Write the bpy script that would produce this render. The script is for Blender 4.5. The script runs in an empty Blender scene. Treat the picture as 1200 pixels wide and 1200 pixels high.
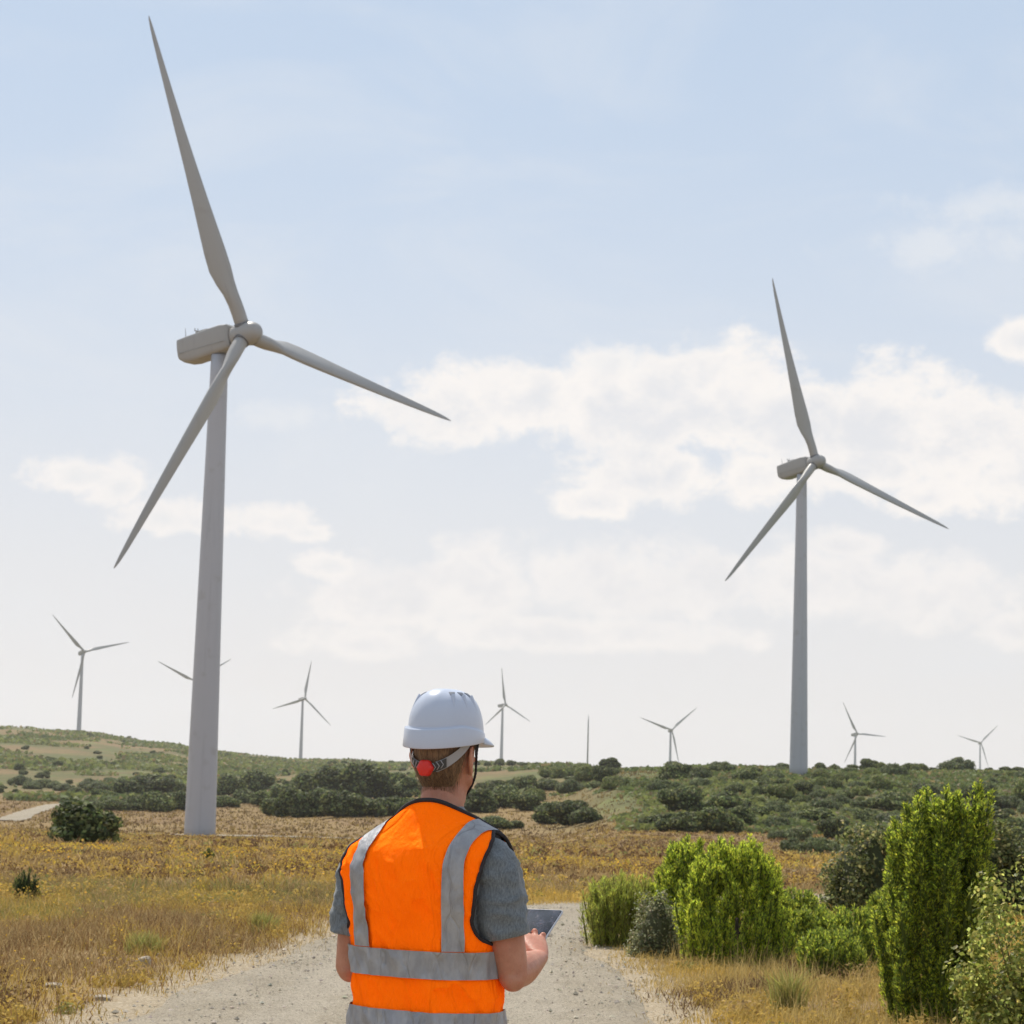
import bpy, bmesh, math, random
import numpy as np
from mathutils import Vector, Matrix

R = math.radians
random.seed(7)
RNG = np.random.default_rng(11)
SC = bpy.context.scene
COL = SC.collection

# ------------------------------------------------------------------ camera
F_PX, PITCH, ROLL, CAM_H = 2600.0, math.atan(300 / 2600.0), R(1.5), 1.65
FW = np.array([0, math.cos(PITCH), math.sin(PITCH)])
RT0 = np.array([1.0, 0, 0])
UP0 = np.array([0, -math.sin(PITCH), math.cos(PITCH)])
RT = math.cos(ROLL) * RT0 + math.sin(ROLL) * UP0
UP = -math.sin(ROLL) * RT0 + math.cos(ROLL) * UP0
CAM = np.array([0, 0, CAM_H])


def ray(px, py):
    v = FW * F_PX + RT * (px - 600) + UP * (600 - py)
    return v / np.linalg.norm(v)


def make_camera():
    cd = bpy.data.cameras.new('camera')
    co = bpy.data.objects.new('camera', cd)
    COL.objects.link(co)
    m = Matrix((tuple(RT) , tuple(UP), tuple(-FW))).transposed().to_4x4()
    m.translation = Vector(CAM)
    co.matrix_world = m
    cd.sensor_width = 36
    cd.lens = 36 * F_PX / 1200
    cd.clip_start, cd.clip_end = 0.1, 30000
    cd.dof.use_dof = True
    cd.dof.focus_distance = 6.4
    cd.dof.aperture_fstop = 18
    SC.camera = co


# ------------------------------------------------------------------ numpy helpers
def _hash(i, j, k):
    h = (i * 374761393 + j * 668265263 + k * 2147483647) & 0xFFFFFFFF
    h = ((h ^ (h >> 13)) * 1274126177) & 0xFFFFFFFF
    h = h ^ (h >> 16)
    return (h & 0xFFFF) / 65535.0


def vnoise(p):
    p = np.asarray(p, float)
    i = np.floor(p).astype(np.int64)
    f = p - i
    f = f * f * (3 - 2 * f)
    r = 0
    for a in (0, 1):
        wa = f[..., 0] if a else 1 - f[..., 0]
        for b in (0, 1):
            wb = f[..., 1] if b else 1 - f[..., 1]
            for c in (0, 1):
                wc = f[..., 2] if c else 1 - f[..., 2]
                r = r + wa * wb * wc * _hash(i[..., 0] + a, i[..., 1] + b, i[..., 2] + c)
    return r


def fbm(p, o=4):
    s, a, t = 0, 1.0, 0
    p = np.asarray(p, float)
    for k in range(o):
        s = s + a * vnoise(p * 2 ** k + 17.3 * k)
        t += a
        a *= 0.5
    return s / t


def noise2(x, y, sc, seed=0.0, o=3):
    return fbm(np.stack([np.asarray(x) * sc, np.asarray(y) * sc, np.full(np.shape(x), seed)], -1), o)


def interp(x, xs, ys):
    return np.interp(x, xs, ys)


def sinterp(x, xs, ys):
    """smooth (monotone-ish cubic) interpolation"""
    xs, ys = np.asarray(xs, float), np.asarray(ys, float)
    d = np.diff(ys) / np.diff(xs)
    m = np.concatenate([[d[0]], np.where(d[:-1] * d[1:] > 0, 2 * d[:-1] * d[1:] / (d[:-1] + d[1:] + 1e-12), 0), [d[-1]]])
    x = np.clip(np.asarray(x, float), xs[0], xs[-1])
    k = np.clip(np.searchsorted(xs, x) - 1, 0, len(xs) - 2)
    h = xs[k + 1] - xs[k]
    t = (x - xs[k]) / h
    return ((1 + 2 * t) * (1 - t) ** 2 * ys[k] + t * (1 - t) ** 2 * h * m[k]
            + t * t * (3 - 2 * t) * ys[k + 1] + t * t * (t - 1) * h * m[k + 1])


# ------------------------------------------------------------------ object helpers
def mesh_np(name, v, f, mat=None, col=None, smooth=False):
    me = bpy.data.meshes.new(name)
    v = np.asarray(v, np.float32)
    f = np.asarray(f, np.int32)
    n, k = f.shape
    me.vertices.add(len(v))
    me.vertices.foreach_set('co', v.ravel())
    me.loops.add(n * k)
    me.loops.foreach_set('vertex_index', f.ravel())
    me.polygons.add(n)
    me.polygons.foreach_set('loop_start', np.arange(0, n * k, k, dtype=np.int32))
    me.polygons.foreach_set('use_smooth', np.full(n, smooth))
    me.update(calc_edges=True)
    if col is not None:
        a = me.color_attributes.new('Col', 'FLOAT_COLOR', 'POINT')
        c = np.ones((len(v), 4), np.float32)
        c[:, :3] = col
        a.data.foreach_set('color', c.ravel())
    if mat is not None:
        me.materials.append(mat)
    return me


def link(name, me, parent=None, loc=(0, 0, 0)):
    o = bpy.data.objects.new(name, me)
    COL.objects.link(o)
    o.location = loc
    if parent is not None:
        o.parent = parent
    return o


def tag(o, label=None, cat=None, group=None, kind=None):
    if label:
        o['label'] = label
    if cat:
        o['category'] = cat
    if group:
        o['group'] = group
    if kind:
        o['kind'] = kind
    return o


def grid_faces(nu, nv, wrap_u=False, wrap_v=False):
    """faces of a grid with index i*nv + j (i along u, j along v)"""
    iu = np.arange(nu if wrap_u else nu - 1)
    jv = np.arange(nv if wrap_v else nv - 1)
    I, J = np.meshgrid(iu, jv, indexing='ij')
    I2, J2 = (I + 1) % nu, (J + 1) % nv
    return np.stack([I * nv + J, I2 * nv + J, I2 * nv + J2, I * nv + J2], -1).reshape(-1, 4)


class MB:
    """collects shapes of ONE mesh"""

    def __init__(s):
        s.v, s.f, s.m = [], [], []

    def add(s, v, f, mi=0):
        b = len(s.v)
        s.v += [tuple(map(float, p)) for p in v]
        s.f += [tuple(int(i) + b for i in q) for q in f]
        s.m += [mi] * len(f)

    def loft(s, rings, mi=0, cap=True, closed=True):
        n = len(rings[0])
        v = [p for r in rings for p in r]
        f = [tuple(q) for q in grid_faces(len(rings), n, wrap_v=closed)]
        if cap:
            f.append(tuple(range(n - 1, -1, -1)))
            f.append(tuple(range((len(rings) - 1) * n, len(rings) * n)))
        s.add(v, f, mi)

    def tube(s, pts, rad, n=12, mi=0, round_ends=False, flat=None, up=None):
        """tube along points; rad scalar or list; flat=(w,h) scale factors"""
        P = np.asarray(pts, float)
        r = np.full(len(P), rad) if np.isscalar(rad) else np.asarray(rad, float)
        if round_ends:
            d0 = P[0] - P[1]; d0 /= np.linalg.norm(d0)
            d1 = P[-1] - P[-2]; d1 /= np.linalg.norm(d1)
            A = [(P[0] + d0 * r[0] * math.cos(t), r[0] * math.sin(t)) for t in (0.15, 0.5, 0.95, 1.3)]
            B = [(P[-1] + d1 * r[-1] * math.cos(t), r[-1] * math.sin(t)) for t in (1.3, 0.95, 0.5, 0.15)]
            P = np.array([a[0] for a in A] + list(P) + [b[0] for b in B])
            r = np.array([a[1] for a in A] + list(r) + [b[1] for b in B])
        T = np.gradient(P, axis=0)
        T /= np.linalg.norm(T, axis=1)[:, None] + 1e-12
        ref = np.array(up if up is not None else ([0, 0, 1.0] if abs(T[0][2]) < 0.9 else [0, 1.0, 0]), float)
        rings = []
        a = np.cross(ref, T[0])
        for k in range(len(P)):
            a = a - T[k] * (a @ T[k])
            a /= np.linalg.norm(a) + 1e-12
            b = np.cross(T[k], a)
            fw, fh = flat if flat else (1, 1)
            rings.append([P[k] + r[k] * (fw * math.cos(t) * a + fh * math.sin(t) * b)
                          for t in np.linspace(0, 2 * math.pi, n, endpoint=False)])
        s.loft(rings, mi)

    def ell(s, c, rad, nu=20, nv=12, rot=None, mi=0):
        c = np.asarray(c, float)
        rings = []
        for t in np.linspace(0.02, math.pi - 0.02, nv):
            ring = []
            for p in np.linspace(0, 2 * math.pi, nu, endpoint=False):
                q = np.array([rad[0] * math.sin(t) * math.cos(p), rad[1] * math.sin(t) * math.sin(p), -rad[2] * math.cos(t)])
                ring.append(c + (rot @ q if rot is not None else q))
            rings.append(ring)
        s.loft(rings, mi)

    def box(s, lo, hi, mi=0, M=None):
        v = [np.array([x, y, z], float) for x in (lo[0], hi[0]) for y in (lo[1], hi[1]) for z in (lo[2], hi[2])]
        if M is not None:
            v = [M(p) for p in v]
        s.add(v, [(0, 1, 3, 2), (4, 6, 7, 5), (0, 4, 5, 1), (2, 3, 7, 6), (0, 2, 6, 4), (1, 5, 7, 3)], mi)

    def mesh(s, name, mats, smooth=True, fix=True):
        me = bpy.data.meshes.new(name)
        me.from_pydata(s.v, [], s.f)
        for m in (mats if isinstance(mats, (list, tuple)) else [mats]):
            me.materials.append(m)
        me.polygons.foreach_set('material_index', s.m)
        if fix:
            bm = bmesh.new(); bm.from_mesh(me)
            bmesh.ops.recalc_face_normals(bm, faces=bm.faces)
            bm.to_mesh(me); bm.free()
        me.polygons.foreach_set('use_smooth', [smooth] * len(me.polygons))
        me.update()
        return me


def sharp(o, ang=35):
    """auto-smooth by angle"""
    me = o.data
    bm = bmesh.new(); bm.from_mesh(me)
    for e in bm.edges:
        if len(e.link_faces) == 2 and e.calc_face_angle(0) > R(ang):
            e.smooth = False
    bm.to_mesh(me); bm.free()
    return o


def remesh(o, voxel, it=6, fac=0.5):
    m = o.modifiers.new('r', 'REMESH'); m.mode = 'VOXEL'; m.voxel_size = voxel; m.use_smooth_shade = True
    s = o.modifiers.new('s', 'SMOOTH'); s.iterations = it; s.factor = fac
    dg = bpy.context.evaluated_depsgraph_get()
    me = bpy.data.meshes.new_from_object(o.evaluated_get(dg))
    mats = [x for x in o.data.materials]
    o.modifiers.clear()
    old = o.data
    o.data = me
    if not me.materials:
        for x in mats:
            me.materials.append(x)
    bpy.data.meshes.remove(old)
    me.polygons.foreach_set('use_smooth', [True] * len(me.polygons))
    return o


# ------------------------------------------------------------------ materials
class NT:
    def __init__(s, nt):
        s.t = nt

    def n(s, typ, **kw):
        nd = s.t.nodes.new(typ)
        for k, v in kw.items():
            if k.startswith('i_'):
                nd.inputs[k[2:].replace('_', ' ')].default_value = v
            else:
                setattr(nd, k, v)
        return nd

    def l(s, a, b):
        s.t.links.new(a, b)

    def put(s, sock, v):
        if isinstance(v, bpy.types.NodeSocket):
            s.l(v, sock)
        else:
            sock.default_value = v

    def math(s, op, a, b=0.0, c=None, clamp=False):
        nd = s.n('ShaderNodeMath', operation=op, use_clamp=clamp)
        s.put(nd.inputs[0], a); s.put(nd.inputs[1], b)
        if c is not None:
            s.put(nd.inputs[2], c)
        return nd.outputs[0]

    def mix(s, fac, a, b, blend='MIX'):
        nd = s.n('ShaderNodeMix', data_type='RGBA', blend_type=blend)
        s.put(nd.inputs[0], fac)
        s.put(nd.inputs[6], a if isinstance(a, bpy.types.NodeSocket) else (*a, 1))
        s.put(nd.inputs[7], b if isinstance(b, bpy.types.NodeSocket) else (*b, 1))
        return nd.outputs[2]

    def ramp(s, fac, lo, hi, a=0.0, b=1.0):
        nd = s.n('ShaderNodeMapRange', interpolation_type='SMOOTHSTEP')
        s.put(nd.inputs[0], fac)
        for k, v in zip((1, 2, 3, 4), (lo, hi, a, b)):
            s.put(nd.inputs[k], v)
        return nd.outputs[0]

    def noise(s, vec, scale, detail=4, rough=0.55, dist=0.0, out='Fac'):
        nd = s.n('ShaderNodeTexNoise')
        if vec is not None:
            s.l(vec, nd.inputs['Vector'])
        nd.inputs['Scale'].default_value = scale
        nd.inputs['Detail'].default_value = detail
        nd.inputs['Roughness'].default_value = rough
        nd.inputs['Distortion'].default_value = dist
        return nd.outputs[out]

    def scale(s, vec, sc):
        nd = s.n('ShaderNodeVectorMath', operation='MULTIPLY')
        s.l(vec, nd.inputs[0]); nd.inputs[1].default_value = sc
        return nd.outputs[0]


def new_mat(name):
    m = bpy.data.materials.new(name)
    m.use_nodes = True
    t = NT(m.node_tree)
    b = m.node_tree.nodes['Principled BSDF']
    return m, t, b


def bump(t, b, h, strength=0.4, dist=0.01):
    nd = t.n('ShaderNodeBump')
    nd.inputs['Strength'].default_value = strength
    nd.inputs['Distance'].default_value = dist
    t.l(h, nd.inputs['Height'])
    t.l(nd.outputs[0], b.inputs['Normal'])


def crease(t, tc, sc, scale):
    wn = t.n('ShaderNodeTexNoise'); t.l(tc, wn.inputs['Vector']); wn.inputs['Scale'].default_value = 7
    ad = t.n('ShaderNodeVectorMath', operation='MULTIPLY_ADD'); t.l(wn.outputs['Color'], ad.inputs[0]); ad.inputs[1].default_value = (.05, .05, .05); t.l(tc, ad.inputs[2])
    vo = t.n('ShaderNodeTexVoronoi', feature='DISTANCE_TO_EDGE'); t.l(t.scale(ad.outputs[0], sc), vo.inputs['Vector']); vo.inputs['Scale'].default_value = scale
    return t.ramp(vo.outputs['Distance'], 0, .045)


def simple(name, c, rough=0.5, var=0.12, sc=8.0, bmp=0.0, bsc=60.0, bd=0.005, metal=0.0, spec=0.5, obj=True):
    m, t, b = new_mat(name)
    tc = t.n('ShaderNodeTexCoord').outputs['Object' if obj else 'Generated']
    n = t.noise(tc, sc, 5)
    d = tuple(x * (1 - var) for x in c)
    e = tuple(min(x * (1 + var), 5) for x in c)
    t.put(b.inputs['Base Color'], t.mix(t.ramp(n, 0.3, 0.7), d, e))
    b.inputs['Roughness'].default_value = rough
    b.inputs['Metallic'].default_value = metal
    b.inputs['Specular IOR Level'].default_value = spec
    if bmp:
        bump(t, b, t.noise(tc, bsc, 4), bmp, bd)
    return m


def leaf_mat(name, tint=(1, 1, 1), trans=0.35, rough=0.55, attr=True, base=(0.1, 0.12, 0.03), objvar=0.25, tboost=1.3, spec=0.3):
    m, t, b = new_mat(name)
    out = m.node_tree.nodes['Material Output']
    if attr:
        c = t.n('ShaderNodeVertexColor', layer_name='Col').outputs[0]
    else:
        c = t.mix(0.0, base, base)
    rnd = t.n('ShaderNodeObjectInfo').outputs['Random']
    k = t.math('MULTIPLY_ADD', rnd, 2 * objvar, 1 - objvar)
    vm = t.n('ShaderNodeVectorMath', operation='SCALE')
    t.l(c, vm.inputs[0]); t.l(k, vm.inputs['Scale'])
    vt = t.n('ShaderNodeVectorMath', operation='MULTIPLY')
    t.l(vm.outputs[0], vt.inputs[0]); vt.inputs[1].default_value = tint
    t.l(vt.outputs[0], b.inputs['Base Color'])
    b.inputs['Roughness'].default_value = rough
    b.inputs['Specular IOR Level'].default_value = spec
    tr = t.n('ShaderNodeBsdfTranslucent')
    vs = t.n('ShaderNodeVectorMath', operation='SCALE')
    t.l(vt.outputs[0], vs.inputs[0]); vs.inputs['Scale'].default_value = tboost
    t.l(vs.outputs[0], tr.inputs['Color'])
    mx = t.n('ShaderNodeMixShader')
    mx.inputs[0].default_value = trans
    t.l(b.outputs[0], mx.inputs[1]); t.l(tr.outputs[0], mx.inputs[2])
    t.l(mx.outputs[0], out.inputs['Surface'])
    return m


# ------------------------------------------------------------------ terrain
_DK = [-60, 0, 30, 40, 60, 100, 200, 296, 350, 400, 500, 550, 650, 800, 1000, 1300, 1600, 2000, 2500, 3000, 4600]
_NEAR = {-60: 0, 0: 0, 30: 0, 40: -.15, 60: -.85, 100: -2.2, 200: -5.4}


def _col(k296, **far):
    d = dict(_NEAR); d[296] = k296
    for k, v in far.items():
        d[int(k[1:])] = v
    ks = sorted(d)
    return np.interp(_DK, ks, [d[k] for k in ks])


_L = dict(_400=-9.5, _550=-10.5, _800=-9)
_COLS = [(-1400, _col(-8, **_L, _1000=-5, _1300=8, _1600=18, _2000=26, _2500=20, _3000=0, _4600=-30)),
         (-100, _col(-8.3, **_L, _1000=-3, _1300=9, _1600=20, _2000=29, _2500=22, _3000=0, _4600=-30)),
         (0, _col(-8.5, **_L, _1000=-3, _1300=8, _1600=19, _2000=28, _2500=22, _3000=0, _4600=-30)),
         (92, _col(-8.6, **_L, _1000=-4, _1300=6, _1600=17, _2000=24, _2500=19, _3000=0, _4600=-30)),
         (200, _col(-8.7, **_L, _1000=-5, _1300=3, _1600=11, _2000=15, _2500=13, _3000=0, _4600=-30)),
         (300, _col(-8.7, **_L, _1000=-6, _1300=0, _1600=4, _2000=6.6, _2500=6, _3000=0, _4600=-30)),
         (350, _col(-8.7, **_L, _1000=-6, _1300=-1, _1600=1.5, _2000=3.4, _2500=4.8, _3000=0, _4600=-30)),
         (450, _col(-8.7, _350=-9, _400=-9, _550=-9.0, _800=-6, _1000=-4, _1300=0, _1600=2, _2000=4, _2500=5, _3000=0, _4600=-30)),
         (560, _col(-8.4, _350=-8.6, _400=-8.4, _500=-7.2, _650=-5, _800=-2, _1000=1, _1300=3, _1600=4, _2000=5.8, _2500=7, _3000=2, _4600=-30)),
         (650, _col(-8.0, _350=-8.2, _400=-8.0, _500=-6.6, _650=-3.5, _800=0.6, _1000=3.4, _1300=4, _1600=3, _2000=4, _2500=4, _3000=0, _4600=-30)),
         (750, _col(-6.1, _350=-5.5, _400=-4.0, _500=-0.6, _550=1, _650=2.2, _800=2.6, _1000=1, _1300=-3, _1600=-8, _2000=-11, _2500=-14, _3000=-15, _4600=-30)),
         (850, _col(-6.0, _350=-5.0, _400=-3.2, _500=1.2, _550=2.8, _650=3.6, _800=2.5, _1000=0, _1300=-5, _1600=-9, _2000=-12, _2500=-14, _3000=-14, _4600=-30)),
         (1000, _col(-6.1, _350=-5.0, _400=-3.3, _500=1.6, _550=3.0, _650=3.6, _800=2.5, _1000=0, _1300=-5, _1600=-9, _2000=-12, _2500=-14, _3000=-14, _4600=-20)),
         (1200, _col(-6.3, _350=-5.2, _400=-3.8, _500=1.0, _550=2.9, _650=4.2, _800=3, _1000=0, _1300=-5, _1600=-9, _2000=-12, _2500=-14, _3000=-13, _4600=-10)),
         (2600, _col(-6.3, _350=-5.2, _400=-3.8, _500=1.0, _550=2.9, _650=4.2, _800=4, _1000=3, _1300=2, _1600=0, _2000=-2, _2500=-4, _3000=-8, _4600=-20))]
_LD = np.linspace(0, math.log(4700 + 61), 500)
_DD = np.exp(_LD) - 61
_G = []
for _, zc in _COLS:
    z = np.interp(_DD, _DK, zc)
    k = np.exp(-0.5 * (np.arange(-9, 10) / 3.5) ** 2); k /= k.sum()
    z = np.convolve(np.pad(z, 9, mode='edge'), k, 'valid')
    _G.append(z)
_G = np.array(_G)
_CX = np.array([c for c, _ in _COLS], float)


def hgt(X, Y, rough=True):
    X, Y = np.asarray(X, float), np.asarray(Y, float)
    u = 600 + F_PX * X / np.maximum(Y, 20)
    u = np.clip(u, _CX[0], _CX[-1] - 1e-6)
    k = np.clip(np.searchsorted(_CX, u, side='right') - 1, 0, len(_CX) - 2)
    t = (u - _CX[k]) / (_CX[k + 1] - _CX[k])
    t = t * t * (3 - 2 * t)
    s = np.clip(np.log(np.clip(Y, -59.9, 4690) + 61) / _LD[-1] * 499, 0, 498.999)
    i = s.astype(int); f = s - i
    z0 = _G[k, i] * (1 - f) + _G[k, i + 1] * f
    z1 = _G[k + 1, i] * (1 - f) + _G[k + 1, i + 1] * f
    z = z0 * (1 - t) + z1 * t
    if rough:
        far = np.clip((Y - 25) / 40, 0, 1)
        z = z + (noise2(X, Y, 0.35, 3.1, 2) - .5) * 0.10 * np.clip((Y - 18) / 30, 0.25, 1) * np.clip(1 - Y / 900, 0, 1)
        z = z + (noise2(X, Y, 0.03, 8.2, 3) - .5) * 0.7 * far * np.clip((Y - 40) / 200, 0, 1)
        z = z + (noise2(X, Y, 0.008, 5.2, 3) - .5) * 4.0 * np.clip((Y - 700) / 900, 0, 1)
    return z


def at(px, py):
    """world point where the ray of this photograph pixel meets the ground"""
    r = ray(px, py)
    d = np.exp(np.linspace(math.log(8), math.log(4500), 6000))
    P = CAM + r * (d / r[1])[:, None]
    below = P[:, 2] < hgt(P[:, 0], P[:, 1])
    i = int(np.argmax(below)) if below.any() else int(np.argmin(P[:, 2] - hgt(P[:, 0], P[:, 1])))
    p = P[i].copy()
    p[2] = float(hgt(p[0], p[1]))
    return p


def gnd(px, d):
    """ground point in the direction of column px at depth d"""
    X = (px - 600 + 0.0262 * 300) / F_PX * d
    return np.array([X, d, float(hgt(X, d))])


# roads (centre lines in metres)
ROAD_C = np.array([(-1.0, -25), (-1.0, -10), (-.9, 0), (-.75, 8), (-.62, 14), (-.5, 19), (-.40, 21.5), (-.05, 24), (.75, 26), (2.2, 27.9), (4.2, 30.2), (7, 33.5), (11, 36.5), (17, 40)], float)


def resample(P, step):
    P = np.asarray(P, float)
    # Catmull-Rom
    out = []
    Q = np.vstack([2 * P[0] - P[1], P, 2 * P[-1] - P[-2]])
    for i in range(1, len(Q) - 2):
        n = max(2, int(np.linalg.norm(Q[i + 1] - Q[i]) / step))
        for t in np.linspace(0, 1, n, endpoint=False):
            out.append(0.5 * ((2 * Q[i]) + (-Q[i - 1] + Q[i + 1]) * t + (2 * Q[i - 1] - 5 * Q[i] + 4 * Q[i + 1] - Q[i + 2]) * t ** 2
                              + (-Q[i - 1] + 3 * Q[i] - 3 * Q[i + 1] + Q[i + 2]) * t ** 3))
    out.append(P[-1])
    return np.array(out)


ROAD_L = resample(ROAD_C, 0.35)


def half_w(y):
    return np.interp(y, [10, 14, 19, 21.5, 30], [1.85, 1.83, 1.5, 1.24, 1.2])


def road_dist(x, y):
    x, y = np.asarray(x, float), np.asarray(y, float)
    r = np.full(x.shape, 1e9)
    for p in ROAD_L[::2]:
        r = np.minimum(r, (x - p[0]) ** 2 + (y - p[1]) ** 2)
    return np.sqrt(r) + 1.8 - half_w(y)


TRACKS = []


def off_tracks(x, y):
    ok = np.ones(len(x), bool)
    for C, w in TRACKS:
        near_ = (y > C[:, 1].min() - 30) & (y < C[:, 1].max() + 12)
        i = np.where(near_)[0]
        if not len(i):
            continue
        r = np.full(len(i), 1e9)
        for p in C[::2]:
            # blades in front of a track would hide it from a low eye, so thin a wider strip there
            dy = y[i] - p[1]
            r = np.minimum(r, (x[i] - p[0]) ** 2 + np.where(dy < 0, dy * .45, dy) ** 2)
        ok[i] &= np.sqrt(r) > w * 1.15
    return ok


def build_ground(M):
    rows = np.concatenate([np.linspace(-55, 8, 22), np.arange(9, 60, .3), np.exp(np.linspace(math.log(60.3), math.log(4600), 330))])
    us = np.concatenate([np.linspace(-2.2, -.32, 30), np.linspace(-.30, .30, 190), np.linspace(.32, 2.2, 30)])
    Yg, U = np.meshgrid(rows, us, indexing='ij')
    Xg = U * (np.maximum(Yg, 0) * .92 + 22 * np.exp(-np.maximum(Yg, 0) / 60) + 1)
    Z = hgt(Xg, Yg)
    rd = road_dist(Xg[:110], Yg[:110])
    Z[:110] -= np.where(rd < 1.75, 0.03, 0)
    v = np.stack([Xg, Yg, Z], -1).reshape(-1, 3)
    f = grid_faces(len(rows), len(us))[:, ::-1]
    W = np.zeros(Xg.shape)
    W[:110] = np.clip((2.75 - rd) / .9, 0, 1)
    o = link('ground', mesh_np('ground', v, f, M['ground'], np.repeat(W.reshape(-1, 1), 3, 1), smooth=True))
    tag(o, 'dry yellow brown field rising to low scrubby hills', 'ground', kind='structure')
    # near gravel road, edges wander
    C = ROAD_L
    T = np.gradient(C, axis=0); T /= np.linalg.norm(T, axis=1)[:, None]
    N = np.stack([T[:, 1], -T[:, 0]], -1)
    s = np.linspace(-1, 1, 25)
    wl = half_w(C[:, 1]) + .4 * (noise2(C[:, 0] * 0, C[:, 1] + C[:, 0], 0.9, 1.0) - .5)
    wr = half_w(C[:, 1]) + .4 * (noise2(C[:, 0] * 0, C[:, 1] + C[:, 0], 0.9, 5.0) - .5)
    W = np.where(s[None] < 0, wl[:, None], wr[:, None]) * s[None]
    P = C[:, None, :] + N[:, None, :] * W[..., None]
    Z = hgt(P[..., 0], P[..., 1]) + .022 + .012 * (noise2(P[..., 0], P[..., 1], 2.0, 4.4) - .5) - .05 * np.clip(abs(s[None]) - .93, 0, 1) / .07 * .7
    Z = Z - .02 * np.exp(-((abs(W) - .85) / .28) ** 2)
    v = np.stack([P[..., 0], P[..., 1], Z], -1).reshape(-1, 3)
    rut = np.repeat(np.exp(-((abs(W) - .80) / .30) ** 2).reshape(-1, 1), 3, 1)
    o = link('gravel_road', mesh_np('gravel_road', v, grid_faces(len(C), len(s))[:, ::-1], M['gravel'], rut, smooth=True))
    tag(o, 'pale gravel road curving away to the right', 'road', kind='structure')

    def strip(name, pts, w, lift, label):
        C = resample([at(*p)[:2] for p in pts], 2.0)
        T = np.gradient(C, axis=0); T /= np.linalg.norm(T, axis=1)[:, None]
        N = np.stack([T[:, 1], -T[:, 0]], -1)
        TRACKS.append((C, w))
        s = np.linspace(-1, 1, 7)
        ww = w * (1 + .7 * (noise2(C[:, 0], C[:, 1], .15, 2.0) - .5))
        P = C[:, None, :] + N[:, None, :] * (ww[:, None] * s)[..., None]
        Z = hgt(P[..., 0], P[..., 1]) + lift - .6 * lift * abs(s[None]) ** 4
        v = np.stack([P[..., 0], P[..., 1], Z], -1).reshape(-1, 3)
        o = link(name, mesh_np(name, v, grid_faces(len(C), 7)[:, ::-1], M['gravel_far'], smooth=True))
        tag(o, label, 'track', kind='structure')
    strip('gravel_track', [(6, 962), (20, 958), (33, 952.5), (50, 947), (72, 942.5)], 2.3, .12, 'pale dirt track bending behind the field at the left')
    strip('access_track', [(95, 977), (150, 978), (240, 979.5), (330, 981), (430, 984), (520, 989)], 2.4, .16, 'pale access track running past the foot of the tall tower')
    strip('field_track', [(880, 1024), (940, 1021), (1000, 1019), (1040, 1018)], .9, .06, 'thin pale track crossing the field behind the bushes')


# ------------------------------------------------------------------ foliage builders
def rand_dirs(n, rng=RNG):
    v = rng.normal(size=(n, 3))
    return v / np.linalg.norm(v, axis=1)[:, None]


def leaf_quads(P, Nn, size, rng=RNG, aspect=1.6, fold=False):
    """rhombic leaves at P with normals Nn"""
    n = len(P)
    a = np.cross(Nn, rand_dirs(n, rng))
    a /= np.linalg.norm(a, axis=1)[:, None] + 1e-9
    b = np.cross(Nn, a)
    s = (size * rng.uniform(.6, 1.35, n))[:, None]
    v = np.stack([P - a * s * aspect * .5, P + b * s * .5 + Nn * s * .08, P + a * s * aspect * .5, P - b * s * .5 + Nn * s * .08], 1)
    f = np.arange(n * 4).reshape(-1, 4)
    return v.reshape(-1, 3), f


def vary(base, n, rng, amt=.25, hue=.12):
    c = np.array(base)[None] * (1 + amt * rng.uniform(-1, 1, (n, 1))) * (1 + hue * rng.uniform(-1, 1, (n, 3)))
    return np.clip(c, 0.002, 5)


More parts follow.
